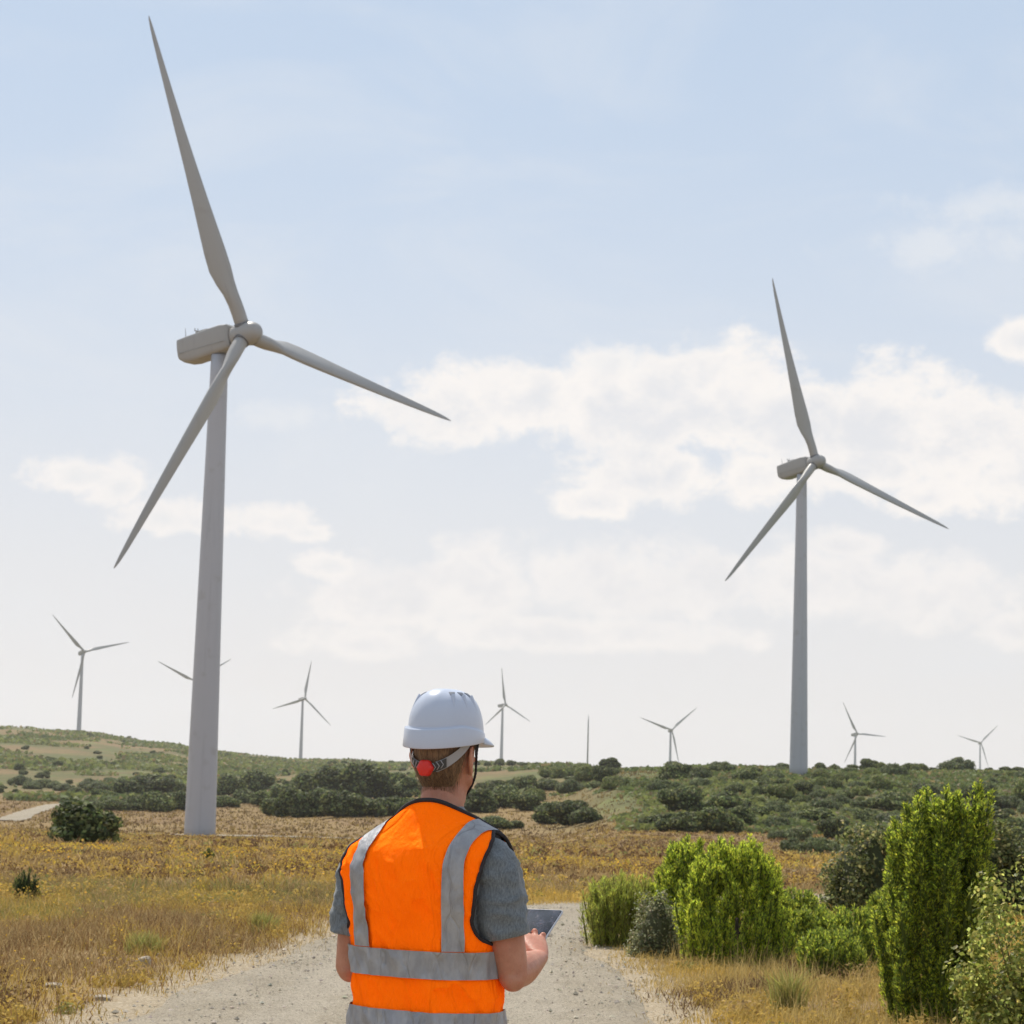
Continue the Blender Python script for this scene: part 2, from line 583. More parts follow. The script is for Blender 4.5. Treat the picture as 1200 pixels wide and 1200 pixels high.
def crown_mesh(name, seed, mat, nl, leaf, base, lobes=None, core_mat=None, nlobes=13, flat=.8, tips=None, light=.15, spread=1.0):
    """rounded evergreen crown, unit width about 1, standing on z = 0"""
    rng = np.random.default_rng(seed)
    if lobes is None:
        lobes = []
        for k in range(nlobes):
            a = rng.uniform(0, 2 * math.pi); q = math.sqrt(rng.uniform(0, 1)) * .34 * spread
            r = rng.uniform(.13, .24)
            z = rng.uniform(.12, .62) * flat * (1.08 - 1.3 * q)
            lobes.append((q * math.cos(a), q * math.sin(a), max(z, r * .6), r, r, r * rng.uniform(.75, 1.0)))
        lobes.append((0, 0, .3 * flat, .33, .33, .33 * flat))
    L = np.array(lobes)
    w = (L[:, 3] * L[:, 5]); w = w / w.sum()
    idx = rng.choice(len(L), nl, p=w)
    D = rand_dirs(nl, rng)
    D[:, 2] = np.where(D[:, 2] < -.35, -D[:, 2], D[:, 2])
    rad = rng.uniform(.78, 1.07, nl) + .12 * (vnoise(D * 3 + idx[:, None] * 7.7) - .5)
    P = L[idx, :3] + D * L[idx, 3:6] * rad[:, None]
    Nn = D + .7 * rand_dirs(nl, rng); Nn /= np.linalg.norm(Nn, axis=1)[:, None]
    keep = P[:, 2] > .01
    P, Nn = P[keep], Nn[keep]
    v, f = leaf_quads(P, Nn, leaf, rng)
    c = vary(base, len(P), rng)
    if tips is not None:
        k = rng.uniform(0, 1, len(P)) < light
        c[k] = vary(tips, int(k.sum()), rng)
    c = np.repeat(c, 4, 0)
    # a leafy core under the outer leaves so the crown is not hollow
    cv, cf = [], []
    for (x, y, z, rx, ry, rz) in lobes:
        b = sum(len(q) for q in cv)
        th, ph = np.meshgrid(np.linspace(.05, math.pi - .05, 7), np.linspace(0, 2 * math.pi, 9, endpoint=False), indexing='ij')
        d = np.stack([np.sin(th) * np.cos(ph), np.sin(th) * np.sin(ph), np.cos(th)], -1).reshape(-1, 3)
        rr = .8 + .22 * (vnoise(d * 2.5 + x * 31) - .5)
        q = np.array([x, y, z]) + d * np.array([rx, ry, rz]) * rr[:, None]
        q[:, 2] = np.maximum(q[:, 2], .005)
        cv.append(q); cf.append(grid_faces(7, 9, wrap_v=True) + b)
    cv = np.concatenate(cv); cf = np.concatenate(cf)
    v2 = np.concatenate([v, cv]); f2 = np.concatenate([f, cf + len(v)])
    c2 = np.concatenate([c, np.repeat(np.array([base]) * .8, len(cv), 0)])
    return mesh_np(name, v2, f2, mat, c2)


def trunk_mesh(name, mat, h=.45, r=.035, seed=1):
    rng = np.random.default_rng(seed)
    mb = MB(); q = min(1, h / .6)
    mb.tube([(0, 0, -.05), (.01, 0, h * .4), (.02, .01, h)], [r, r * .8, r * .5], 7)
    for k in range(5):
        a = k * 1.26 + rng.uniform(-.3, .3)
        z0 = h * rng.uniform(.25, .6)
        mb.tube([(.01, 0, z0), (.13 * q * math.cos(a), .13 * q * math.sin(a), z0 + .12 * q), (.26 * q * math.cos(a), .26 * q * math.sin(a), z0 + .26 * q)], [r * .5, r * .35, r * .15], 5)
    return mb.mesh(name, mat)


def plume_mesh(name, plumes, mat, sprigs, blade, base, tips, seed=3, tipf=.35, width=.28, open_=.55, core=.66):
    """upright juniper: flame shaped plumes of short pointed sprigs. plumes: (x, y, z0, height, radius, lean x, lean y)"""
    rng = np.random.default_rng(seed)
    V, C = [], []
    for (x, y, z0, h, r, lx, ly) in plumes:
        n = int(sprigs * (h * r) ** .8 / .05)
        t = rng.beta(1.0, 1.1, n)
        prof = r * np.minimum(1, (t * 6) ** .5) * np.clip(1 - t, 0, 1) ** .55 * 1.05
        a = rng.uniform(0, 2 * math.pi, n)
        lump = .75 + .6 * fbm(np.stack([np.cos(a) * 2.2 + x * 9, np.sin(a) * 2.2 + y * 9, t * h * 11], -1), 2) - .1
        q = prof * lump * rng.uniform(.72, 1.05, n)
        out = np.stack([np.cos(a), np.sin(a), np.zeros(n)], -1)
        P = np.stack([x + lx * t + out[:, 0] * q, y + ly * t + out[:, 1] * q, z0 + t * h], -1)
        for k in range(4):
            d = out * open_ + np.array([0, 0, .85]) + .55 * rand_dirs(n, rng)
            d /= np.linalg.norm(d, axis=1)[:, None]
            s = np.cross(d, rand_dirs(n, rng)); s /= np.linalg.norm(s, axis=1)[:, None] + 1e-9
            ln = (blade * rng.uniform(.6, 1.4, n))[:, None]
            w = ln * width * .5
            Q = P + rand_dirs(n, rng) * blade * .35
            V.append(np.stack([Q - s * w * .4, Q + d * ln * .45 - s * w, Q + d * ln, Q + d * ln * .45 + s * w], 1).reshape(-1, 3))
            c = vary(base, n, rng, .3, .12)
            kk = rng.uniform(0, 1, n) < tipf
            c[kk] = vary(tips, int(kk.sum()), rng, .25, .1)
            C.append(np.repeat(c, 4, 0))
        # inner leafy core
        th = np.linspace(0, 2 * math.pi, 10, endpoint=False)
        tt = np.linspace(0, .93, 12)
        for i in range(11):
            pass
        pr = r * np.minimum(1, (tt * 6 + .1) ** .5) * (1 - tt) ** .55 * core
        cor_ = np.stack([x + lx * tt[:, None] + pr[:, None] * np.cos(th), y + ly * tt[:, None] + pr[:, None] * np.sin(th), (z0 + tt * h)[:, None] + 0 * th], -1)
        f = grid_faces(12, 10, wrap_v=True)
        V.append(cor_.reshape(-1, 3)[f].reshape(-1, 3))
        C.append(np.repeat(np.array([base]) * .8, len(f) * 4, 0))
    V = np.concatenate(V); C = np.concatenate(C)
    return mesh_np(name, V, np.arange(len(V)).reshape(-1, 4), mat, C)


def blades(P, h, w, lean, rng, col):
    """curved grass blades: 2 quads each -> here one bent quad pair"""
    n = len(P)
    a = rng.uniform(0, 2 * math.pi, n)
    d = np.stack([np.cos(a), np.sin(a), np.zeros(n)], -1)
    a2 = rng.uniform(0, 2 * math.pi, n)
    s = np.stack([np.cos(a2), np.sin(a2), np.zeros(n)], -1)
    h = h[:, None]; w = w[:, None]; ln = lean[:, None]
    up = np.array([0, 0, 1.0])
    m = P + up * h * .55 + d * h * ln * .3
    t = P + up * h * np.sqrt(np.clip(1 - ln ** 2 * .5, .1, 1)) + d * h * ln
    v = np.stack([P - s * w, m - s * w * .8, t, m + s * w * .8, P + s * w], 1).reshape(-1, 3)
    b = np.arange(n)[:, None] * 5
    f = np.concatenate([b + np.array([[0, 1, 3, 4]]), b + np.array([[1, 2, 2, 3]])], 0)
    tri = np.concatenate([b + np.array([[0, 1, 3]]), b + np.array([[0, 3, 4]]), b + np.array([[1, 2, 3]])], 0)
    return v, tri, np.repeat(col, 5, 0)


GOLD, TAN, BROWN, RUST, GREEN, PALE = (.47, .325, .085), (.375, .265, .12), (.165, .10, .055), (.22, .13, .06), (.24, .235, .075), (.52, .39, .19)


def build_grass(M):
    rng = np.random.default_rng(5)
    Vs, Fs, Cs, off = [], [], [], 0

    def put(v, f, c):
        nonlocal off
        Vs.append(v); Fs.append(f + off); Cs.append(c); off += len(v)

    def palette(x, y, n):
        a = noise2(x, y * .55, .33, 1.7, 4); b = noise2(x, y * .5, .9, 9.1, 3); g = noise2(x, y, .22, 21.0, 3)
        q = rng.uniform(0, 1, n)
        c = np.where((b > np.where((x > 0) & (y < 30), .45, .52))[:, None], np.array(GOLD) * np.where((x > 0) & (y < 30), 1.2, 1)[:, None], np.where(((x > 0) & (y < 30))[:, None], np.array([(.50, .36, .12)]), np.array([TAN])))
        rgt = (x > 0) & (y < 30)
        c = np.where((a < np.where(rgt, .36, .44))[:, None] & (q < .7)[:, None], np.array(BROWN), c)
        c = np.where((a > .56)[:, None] & (q < np.where(rgt, .15, .35))[:, None], np.array(RUST), c)
        c = np.where((g > .73)[:, None] & (q < .35)[:, None], np.array(GREEN), c)
        c = np.where((q > .93)[:, None], np.array(PALE), c)
        return c * (1 + .3 * rng.uniform(-1, 1, (n, 1)))

    def zone(d0, d1, n, hm, wm, umax=.30, side=None, power=1.0, clump=0):
        d = np.sqrt(rng.uniform(d0 ** 2, d1 ** 2, n))
        u = rng.uniform(-umax, umax, n)
        x, y = u * d, d
        if clump:
            k = rng.integers(0, n // clump, n)
            x = x[k] + rng.normal(0, hm * .45, n); y = y[k] + rng.normal(0, hm * .45, n)
        dens = noise2(x, y, .8, 3.3, 3)
        rd = road_dist(x, y) if d0 < 60 else np.full(n, 99.)
        edge = 1.74 + .5 * (noise2(x, y, 1.6, 7.0, 3) - .5) * 2
        keep = (rd > edge) & (rng.uniform(0, 1, n) < np.clip((dens - .25) * 2.6, .15, 1) ** power)
        keep &= rng.uniform(0, 1, n) < np.clip((rd - 1.75) / .5, .10, 1)
        if d0 >= 28:
            keep &= off_tracks(x, y)
        x, y = x[keep], y[keep]; n = len(x)
        z = hgt(x, y) - .01
        hh = hm * rng.uniform(.45, 1.3, n) * (.55 + .9 * noise2(x, y, .6, 13.0, 3))
        if d0 < 60:
            rd = rd[keep]
            hh = hh * np.clip((rd - 1.45) / .9, .3, 1)
        right = (x > 0) & (y < 30)
        hh = np.where(right, hh * .78, hh)
        put(*blades(np.stack([x, y, z], -1), hh, wm * rng.uniform(.6, 1.4, n), rng.uniform(.25, 1.25, n), rng, palette(x, y, n) * (.64 if d0 > 200 else 1)))

    zone(11.5, 30, 210000, .15, .0028, .36)
    zone(11.5, 32, 150000, .20, .0030, .36, clump=26)
    zone(11.5, 30, 80000, .07, .006, .36)
    # thin litter on the road shoulders and tall pale stems in the right verge
    n = 26000
    k = rng.integers(20, len(ROAD_L) - 1, n)
    sg = np.where(rng.uniform(0, 1, n) < .5, 1, -1)
    T = np.gradient(ROAD_L, axis=0); T /= np.linalg.norm(T, axis=1)[:, None]
    o_ = half_w(ROAD_L[k, 1]) + rng.uniform(-.22, .75, n) ** 1.0
    x = ROAD_L[k, 0] + T[k, 1] * sg * o_ + rng.normal(0, .1, n); y = ROAD_L[k, 1] - T[k, 0] * sg * o_ + rng.normal(0, .15, n)
    kk = (noise2(x, y, 2.2, 19.0, 3) > .5) & (y > 11) & (road_dist(x, y) > 1.45)
    x, y = x[kk], y[kk]; n = len(x)
    put(*blades(np.stack([x, y, hgt(x, y)], -1), rng.uniform(.015, .075, n), np.full(n, .003), rng.uniform(.4, 1.6, n), rng, np.array(PALE) * rng.uniform(.5, 1.25, (n, 1))))
    n = 2600
    y = rng.uniform(13.5, 22, n); x = rng.uniform(.04, .27, n) * y
    c_ = rng.integers(0, n // 10, n); x = x[c_] + rng.normal(0, .12, n); y = y[c_] + rng.normal(0, .12, n)
    kk = road_dist(x, y) > 2.35
    x, y = x[kk], y[kk]; n = len(x)
    hs_ = rng.uniform(.12, .32, n)
    put(*blades(np.stack([x, y, hgt(x, y)], -1), hs_, np.full(n, .0022), rng.uniform(.05, .5, n), rng, np.array((.50, .38, .15)) * rng.uniform(.7, 1.3, (n, 1))))
    zone(28, 70, 120000, .12, .010)
    zone(28, 80, 120000, .20, .011, clump=18)
    zone(65, 330, 130000, .32, .045, clump=8)
    zone(290, 620, 110000, .45, .07, clump=5)
    # low cushions of dry shrublets and yellow everlasting, each a dome of small leaves
    for (d0, d1, nc, per, rad, lf) in ((11.5, 30, 2600, 90, .13, .019), (26, 80, 6500, 42, .19, .032), (75, 300, 9000, 20, .42, .10)):
        d = np.sqrt(rng.uniform(d0 ** 2, d1 ** 2, nc)); u = rng.uniform(-.29, .29, nc)
        x, y = u * d, d
        cl = noise2(x, y * .5, .55, 31.0, 3)
        k = (road_dist(x, y) > 2.15 if d0 < 60 else np.ones(nc, bool)) & (rng.uniform(0, 1, nc) < np.clip((cl - .32) * 4, .1, 1))
        k &= off_tracks(x, y)
        x, y = x[k], y[k]; nc = len(x)
        q = rng.uniform(0, 1, nc)[:, None]; tone = noise2(x, y * .5, .5, 41.0, 3)[:, None]
        base = np.where(tone > np.where((x > 0) & (y < 30), .40, .54)[:, None], np.array([(.50, .35, .09)]), np.array([(.15, .088, .045)]))
        base = np.where(q > .9, np.array([(.30, .28, .09)]), base)
        base = np.where(q < .14, np.array([(.45, .31, .14)]), base)
        rr = rad * rng.uniform(.5, 1.4, nc)
        i = np.repeat(np.arange(nc), per); m = len(i)
        D = rand_dirs(m, rng); D[:, 2] = abs(D[:, 2])
        P = np.stack([x[i], y[i], hgt(x, y)[i]], -1) + D * (rr[i] * rng.uniform(.55, 1.1, m))[:, None] * np.array([1, 1, .85])
        Nn = D + .7 * rand_dirs(m, rng); Nn /= np.linalg.norm(Nn, axis=1)[:, None]
        v, f = leaf_quads(P, Nn, lf, rng, 1.7)
        c = base[i] * rng.uniform(.7, 1.3, (m, 1))
        put(v, np.concatenate([f[:, [0, 1, 2]], f[:, [0, 2, 3]]], 0), np.repeat(c, 4, 0))
    # flowering gold heads: small upright clusters
    n = 26000
    d = np.sqrt(rng.uniform(12 ** 2, 75 ** 2, n)); u = rng.uniform(-.29, .29, n)
    x, y = u * d, d
    k = rng.integers(0, n // 9, n)
    x = x[k] + rng.normal(0, .10, n); y = y[k] + rng.normal(0, .10, n)
    keep = (road_dist(x, y) > 2.05) & (noise2(x, y * .5, .9, 9.1, 3) > .5)
    x, y = x[keep], y[keep]; n = len(x)
    P = np.stack([x, y, hgt(x, y) + rng.uniform(.08, .22, n)], -1)
    Nn = rand_dirs(n, rng); Nn[:, 2] = abs(Nn[:, 2]) + .4; Nn /= np.linalg.norm(Nn, axis=1)[:, None]
    v, f = leaf_quads(P, Nn, .022 * np.clip(y / 22, .8, 2.0), rng, 1.2)
    tri = np.concatenate([f[:, [0, 1, 2]], f[:, [0, 2, 3]]], 0)
    put(v, tri, np.repeat(vary((.62, .42, .07), n, rng), 4, 0))
    o = link('dry_grass', mesh_np('dry_grass', np.concatenate(Vs), np.concatenate(Fs), M['grass'], np.concatenate(Cs)))
    tag(o, 'dry golden and brown grass covering the field on both sides of the road', 'grass', kind='stuff')


def build_gravel(M):
    rng = np.random.default_rng(9)
    n = 12000
    y = np.sqrt(rng.uniform(12 ** 2, 27 ** 2, n)); x = rng.uniform(-3, 2.6, n)
    rd = road_dist(x, y)
    keep = (rd < 1.9) & (rng.uniform(0, 1, n) < np.where(abs(rd - .85) < .3, .35, 1))
    x, y = x[keep], y[keep]; n = len(x)
    s = rng.lognormal(math.log(.0066), .6, n)
    oc = np.array([(1, 0, 0), (0, 1, 0), (-1, 0, 0), (0, -1, 0), (0, 0, 1), (0, 0, -.6)], float)
    fc = np.array([(0, 1, 4), (1, 2, 4), (2, 3, 4), (3, 0, 4), (1, 0, 5), (2, 1, 5), (3, 2, 5), (0, 3, 5)])
    V = oc[None] * (s[:, None, None] * rng.uniform(.6, 1.3, (n, 6, 1)))
    a = rng.uniform(0, 6.28, n); ca, sa = np.cos(a)[:, None], np.sin(a)[:, None]
    X = V[..., 0] * ca - V[..., 1] * sa; Y = V[..., 0] * sa + V[..., 1] * ca
    V = np.stack([X + x[:, None], Y + y[:, None], V[..., 2] * .7 + (hgt(x, y) + .022)[:, None]], -1).reshape(-1, 3)
    Fq = (np.arange(n)[:, None, None] * 6 + fc[None]).reshape(-1, 3)
    c = vary((.44, .38, .30), n, rng, .35, .06)
    o = link('gravel', mesh_np('gravel', V, Fq, M['stone_attr'], np.repeat(c, 6, 0)))
    tag(o, 'loose gravel stones scattered over the road', 'gravel', kind='stuff')


def build_scrub(M):
    rng = np.random.default_rng(77)
    n = 420000
    d = np.exp(rng.uniform(math.log(285), math.log(2300), n)); u = rng.uniform(-.26, .26, n)
    x, y = u * d, d
    px = 600 + F_PX * u + 170 * (noise2(x, y, .02, 15.0, 4) - .5)
    m = noise2(x, y * .5, .03, 3.0, 4); m2 = noise2(x, y * .4, .008, 6.0, 3)
    keep = np.where(px > 700, (m + .35 * m2 > .60) & (d < 720), (d > 560) & (m + .5 * m2 > .765))
    keep &= ~((px > 560) & (px < 760) & (d < 520) & (m < .56))
    x, y, d = x[keep], y[keep], d[keep]; n = len(x)
    s = np.where(px[keep] > 700, .75, 1.7) * rng.uniform(.5, 1.3, n)
    P = np.stack([x, y, hgt(x, y) + rng.uniform(.05, .8, n) * s], -1)
    Nn = rand_dirs(n, rng); Nn[:, 2] = abs(Nn[:, 2]) + .25; Nn /= np.linalg.norm(Nn, axis=1)[:, None]
    v, f = leaf_quads(P, Nn, 1.0, rng, 1.3)
    v = (v.reshape(-1, 4, 3) - P[:, None]) * s[:, None, None] + P[:, None]
    q = rng.uniform(0, 1, n)[:, None]; g = noise2(x, y, .02, 12.0, 3)[:, None]
    c = np.where(g > .5, np.array([(.125, .155, .048)]), np.array([(.17, .19, .06)]))
    c = np.where(q > .86, np.array([(.22, .17, .08)]), c) * rng.uniform(.7, 1.3, (n, 1))
    o = link('ground_scrub', mesh_np('ground_scrub', v.reshape(-1, 3), f, M['leaf'], np.repeat(c, 4, 0)))
    tag(o, 'low green scrub covering the slopes between the bushes', 'scrub', kind='stuff')


# ------------------------------------------------------------------ wind turbines
TURB = [  # x, y, base z, yaw, phase, tower height
    (-40.1, 296.0, -8.6, 53.5, 97.8, 66.6), (66.5, 506.4, 2.0, 36.5, 106.3, 70.4), (-377.0, 1967.6, 24.0, 32.6, 76.0, 69.5),
    (-320.9, 2283.0, 13.6, 14.8, 56.3, 67.5), (-226.0, 2463.0, 4.08, 35.4, 12.6, 67.5), (-4.9, 2569.3, 5.87, 45.1, 115.6, 67.5),
    (203.9, 2765.5, -14.23, 13.8, 49.2, 67.5), (432.5, 2761.9, -13.28, 28.1, 93.1, 67.5), (814.4, 3830.2, -2.18, 7.1, 45.4, 67.5)]
TILT, OVER, ROT_R = R(7), 4.6, 43.5


def blade_mesh(M):
    """blade along +z, rotor axis +y towards the wind (nose), trailing edge towards -x ... local frame x = s, y = axis, z = radial"""
    st = [(0, .95), (1.2, .95), (2.2, .95), (3.5, 1.0), (5, 1.12), (6.5, 1.35), (8.5, 1.62), (11, 1.60), (14, 1.45), (18, 1.24), (23, 1.02), (28, .84), (33, .66), (37, .52), (40, .40), (42, .27), (43, .16), (43.5, .05)]
    rings = []
    for (z, hc) in st:
        k = min(1, max(0, (z - 2.0) / 5.5)); k = k * k * (3 - 2 * k)
        th = (1 - k) * .95 + k * max(hc * .26, .03) * (1 if z < 25 else .8)
        tw = -R(27) * (1 - min(1, max(0, (z - 3) / 34))) ** 1.3 - R(6)
        ch = hc * 2
        ring = []
        for t in np.linspace(0, 2 * math.pi, 24, endpoint=False):
            xe, ye = math.cos(t) * .95, math.sin(t) * .95
            # aerofoil: leading edge at +x, trailing at -x, thick near the front
            xa = math.cos(t)
            c01 = (1 - xa) / 2
            yt = 5 * (.2969 * math.sqrt(c01) - .1260 * c01 - .3516 * c01 ** 2 + .2843 * c01 ** 3 - .1036 * c01 ** 4) * 2 * th * math.copysign(1, math.sin(t)) * (1 if abs(math.sin(t)) > 1e-6 else 0)
            xb = .30 * ch - c01 * ch
            x = xe * (1 - k) + xb * k
            y = ye * (1 - k) + yt * k + .25 * k * th
            c, s = math.cos(tw), math.sin(tw)
            x, y = x * c + y * s, y * c - x * s
            y += .9 * (z / 43.5) ** 2.5
            ring.append((-x, y, z * .98 + .9))
        rings.append(ring)
    mb = MB(); mb.loft(rings)
    return mb.mesh('blade', M['turbine'])


def frame_rings(prof, n=28, axis=1):
    return prof


def build_turbines(M):
    bl = blade_mesh(M)
    # tower: 1 m unit height scaled per turbine would squash the seams, so one mesh per height
    def tower(h):
        mb = MB(); n = 48
        zs = list(np.linspace(-1.5, h - 1.9, 24))
        rings = []
        for z in zs:
            t = max(0, z) / h
            r = 2.08 * (1 - t) + 1.12 * t
            rings.append([(r * math.cos(a), r * math.sin(a), z) for a in np.linspace(0, 2 * math.pi, n, endpoint=False)])
        mb.loft(rings)
        return mb.mesh('tower', M['tower'])

    def flange(h, f):
        r = 2.08 * (1 - f) + 1.12 * f
        mb = MB()
        mb.loft([[(q * math.cos(a), q * math.sin(a), z + h * f) for a in np.linspace(0, 2 * math.pi, 48, endpoint=False)] for (z, q) in ((0, r - .03), (0, r + .022), (.10, r + .020), (.10, r - .03))], cap=False)
        return mb.mesh('flange', M['tower'], smooth=False)

    def door(h):
        mb = MB()
        pts = []
        for z in np.linspace(1.3, 3.6, 5):
            pts.append([(2.1 * math.cos(a) , 2.1 * math.sin(a), z) for a in np.linspace(-.2, .2, 6)])
        mb.loft(pts, cap=False, closed=False)
        return mb.mesh('door', M['turbine_grey'])
    # nacelle in frame x = side, y = axis (nose +), z = up ; tower axis at y = 0
    mb = MB()
    prof = [(-6.8, 1.42, 1.42, -1.2), (-6.68, 1.52, 1.5, -1.35), (-5.9, 1.55, 1.55, -1.85), (-4.6, 1.6, 1.62, -2.0), (-3.5, 1.6, 1.66, -1.95), (-1, 1.6, 1.8, -1.85), (1.2, 1.58, 1.85, -1.75), (2.35, 1.45, 1.72, -1.55), (2.6, 1.2, 1.45, -1.3)]
    rings = []
    for (y, w, zt, zb) in prof:
        ring = []
        for t in np.linspace(0, 2 * math.pi, 40, endpoint=False):
            c, s = math.cos(t), math.sin(t)
            e = .19
            X = w * math.copysign(abs(c) ** e, c)
            Zz = math.copysign(abs(s) ** e, s)
            # lower half narrows like a boat hull
            if Zz < -.1:
                X *= 1 - .2 * min(1, (-Zz - .1) / .9) ** 2
            Zz = (zt + zb) / 2 + Zz * (zt - zb) / 2
            ring.append((X, y, Zz))
        rings.append(ring)
    mb.loft(rings)
    nac = mb.mesh('nacelle', M['turbine'])
    mb = MB()
    for sx in (-1, 1):
        mb.box((sx * 1.56 - .03, -6.3, -.62), (sx * 1.56 + .03, 2.2, -.54))
    seam = mb.mesh('seam', M['turbine_grey'], smooth=False)
    mb = MB(); mb.box((-1.0, -3.6, 1.6), (1.0, -1.4, 1.98)); mb.box((-.9, -5.6, 1.42), (.9, -4.0, 1.72))
    hatch = mb.mesh('roof_hatch', M['turbine'], smooth=False)
    mb = MB()
    mb.tube([(.5, -5.9, 1.3), (.5, -5.9, 2.0), (.5, -5.9, 3.1)], [.10, .06, .03], 6)
    antenna = mb.mesh('antenna', M['turbine_grey'])
    mb = MB()
    mb.tube([(-.4, -4.7, 1.3), (-.4, -4.7, 2.6)], [.06, .05], 6); mb.box((-.75, -4.78, 2.55), (-.05, -4.62, 2.65)); mb.tube([(-.7, -4.7, 2.6), (-.7, -4.7, 3.0)], .06, 6); mb.tube([(-.1, -4.7, 2.6), (-.1, -4.7, 2.95)], .06, 6)
    mast = mb.mesh('weather_sensor', M['turbine_grey'])
    # hub with rounded nose
    mb = MB(); rings = []
    for (y, r) in [(-1.75, .9), (-1.7, 1.4), (-1.2, 1.55), (-.4, 1.62), (.5, 1.60), (1.2, 1.50), (1.8, 1.30), (2.3, .98), (2.55, .55), (2.62, .05)]:
        rings.append([(r * math.cos(a), y, r * math.sin(a)) for a in np.linspace(0, 2 * math.pi, 36, endpoint=False)])
    mb.loft(rings)
    hub = mb.mesh('hub', M['turbine'])
    mb = MB()
    rings = [[(r * math.cos(a), r * math.sin(a), z) for a in np.linspace(0, 2 * math.pi, 32, endpoint=False)] for (z, r) in ((1.0, 1.02), (1.0, 1.08), (1.62, 1.08), (1.62, .97))]
    mb.loft(rings)
    collar = mb.mesh('blade_collar', M['turbine_dark'])
    labels = ['tallest white wind turbine, its broad tower standing in the dry field beyond the dark bush',
              'second largest wind turbine, rising from the green scrub slope opposite the tallest one',
              'far turbine standing on the grassy hill crest, its nacelle highest of the far ones',
              'far turbine mostly hidden behind the broad tower of the tallest turbine, two blade tips showing',
              'small far turbine at the foot of the hill slope, one blade pointing almost straight up',
              'far turbine rising right beside the white hard hat, nacelle pointing sideways',
              'far turbine with its blades in a Y shape, nearest to the thin lattice-free mast',
              'far turbine just beside the second largest turbine, one blade lying flat to the right',
              'smallest far turbine, blades in a Y above the scrub behind the columnar juniper']
    labels[6] = 'far turbine with blades in a Y, between the thin mast and second largest turbine'
    th = {}
    for i, (x, y, z, yaw, ph, h) in enumerate(TURB):
        e = bpy.data.objects.new('wind_turbine', None); COL.objects.link(e)
        e.location = (x, y, z)
        tag(e, labels[i], 'wind turbine', 'wind turbines of the wind farm')
        if h not in th:
            th[h] = (tower(h), door(h))
        tw = link('tower', th[h][0], e)
        dr = link('door', th[h][1], tw); dr.rotation_euler = (0, 0, R(100))
        if i < 2:
            for f in (.36, .70):
                link('flange', flange(h, f), tw)
        ya = R(yaw)
        # axis (nose) direction
        ax = Vector((math.sin(ya) * math.cos(TILT), -math.cos(ya) * math.cos(TILT), math.sin(TILT)))
        sd = Vector((math.cos(ya), math.sin(ya), 0))
        up = sd.cross(ax); up = up if up.z > 0 else -up
        side = ax.cross(up)
        M3 = Matrix((tuple(side), tuple(ax), tuple(up))).transposed()
        top = Vector((0, 0, h))
        n = link('nacelle', nac, e); n.matrix_local = Matrix.Translation(top) @ M3.to_4x4()
        if i < 2:
            sharp(n, 40) if i == 0 else None
            link('seam', seam, n); link('roof_hatch', hatch, n); link('weather_sensor', mast, n); link('antenna', antenna, n)
        hb = link('hub', hub, e); hb.matrix_local = Matrix.Translation(top + ax * OVER) @ M3.to_4x4()
        for k in range(3):
            t = R(ph) + k * 2 * math.pi / 3
            rad = math.cos(t) * up + math.sin(t) * sd
            tan = ax.cross(rad)          # leading edge side
            B3 = Matrix((tuple(tan), tuple(ax), tuple(rad))).transposed()
            b = link('blade', bl, e); b.matrix_local = Matrix.Translation(top + ax * OVER) @ B3.to_4x4()
            if i < 2:
                link('blade_collar', collar, b)
    # thin meteorological mast
    p = at(687.6, 899)
    d = 1900.0
    X = (687.6 - 600 + 7.9) / F_PX * d
    zb = float(hgt(X, d))
    ztop = CAM_H + d * (902.3 - 838) / F_PX
    mb = MB()
    mb.tube([(0, 0, -1), (0, 0, ztop - zb - 6), (0, 0, ztop - zb)], [.75, .5, .12], 8)
    e = link('measuring_mast', mb.mesh('measuring_mast', M['turbine_grey']), None, (X, d, zb))
    tag(e, 'thin bare measuring mast standing alone on the skyline', 'mast')


# ------------------------------------------------------------------ person (metres from the point between his feet; torso turned to the right)
BASE = np.array([-.20, 6.3, 0.0])
YAW = R(27)


def w_(p, yaw=YAW):
    x, y, z = p
    c, s = math.cos(yaw), math.sin(yaw)
    return np.array([x * c + y * s, -x * s + y * c, z])


VH = [.84, .95, 1.0, 1.1, 1.2, 1.3, 1.38, 1.42, 1.45, 1.48, 1.51, 1.54, 1.56, 1.58]
VA = [.222, .218, .214, .211, .220, .235, .244, .238, .212, .166, .118, .089, .080, .078]
VB = [.160, .155, .150, .146, .150, .154, .150, .140, .123, .105, .092, .084, .080, .078]
VY = [-.01, -.01, -.01, -.015, -.02, -.03, -.035, -.035, -.03, -.025, -.02, -.012, -.006, -.004]


def cx_of(h):
    return .024 * np.clip((h - 1.38) / .17, 0, 1)


def neck_h(th):
    """height of the neck opening at angle th (-90 deg = back)"""
    b = -np.sin(th)
    return 1.505 + .05 * np.clip(b, -1, 1) - .06 * np.clip(-b, 0, 1)


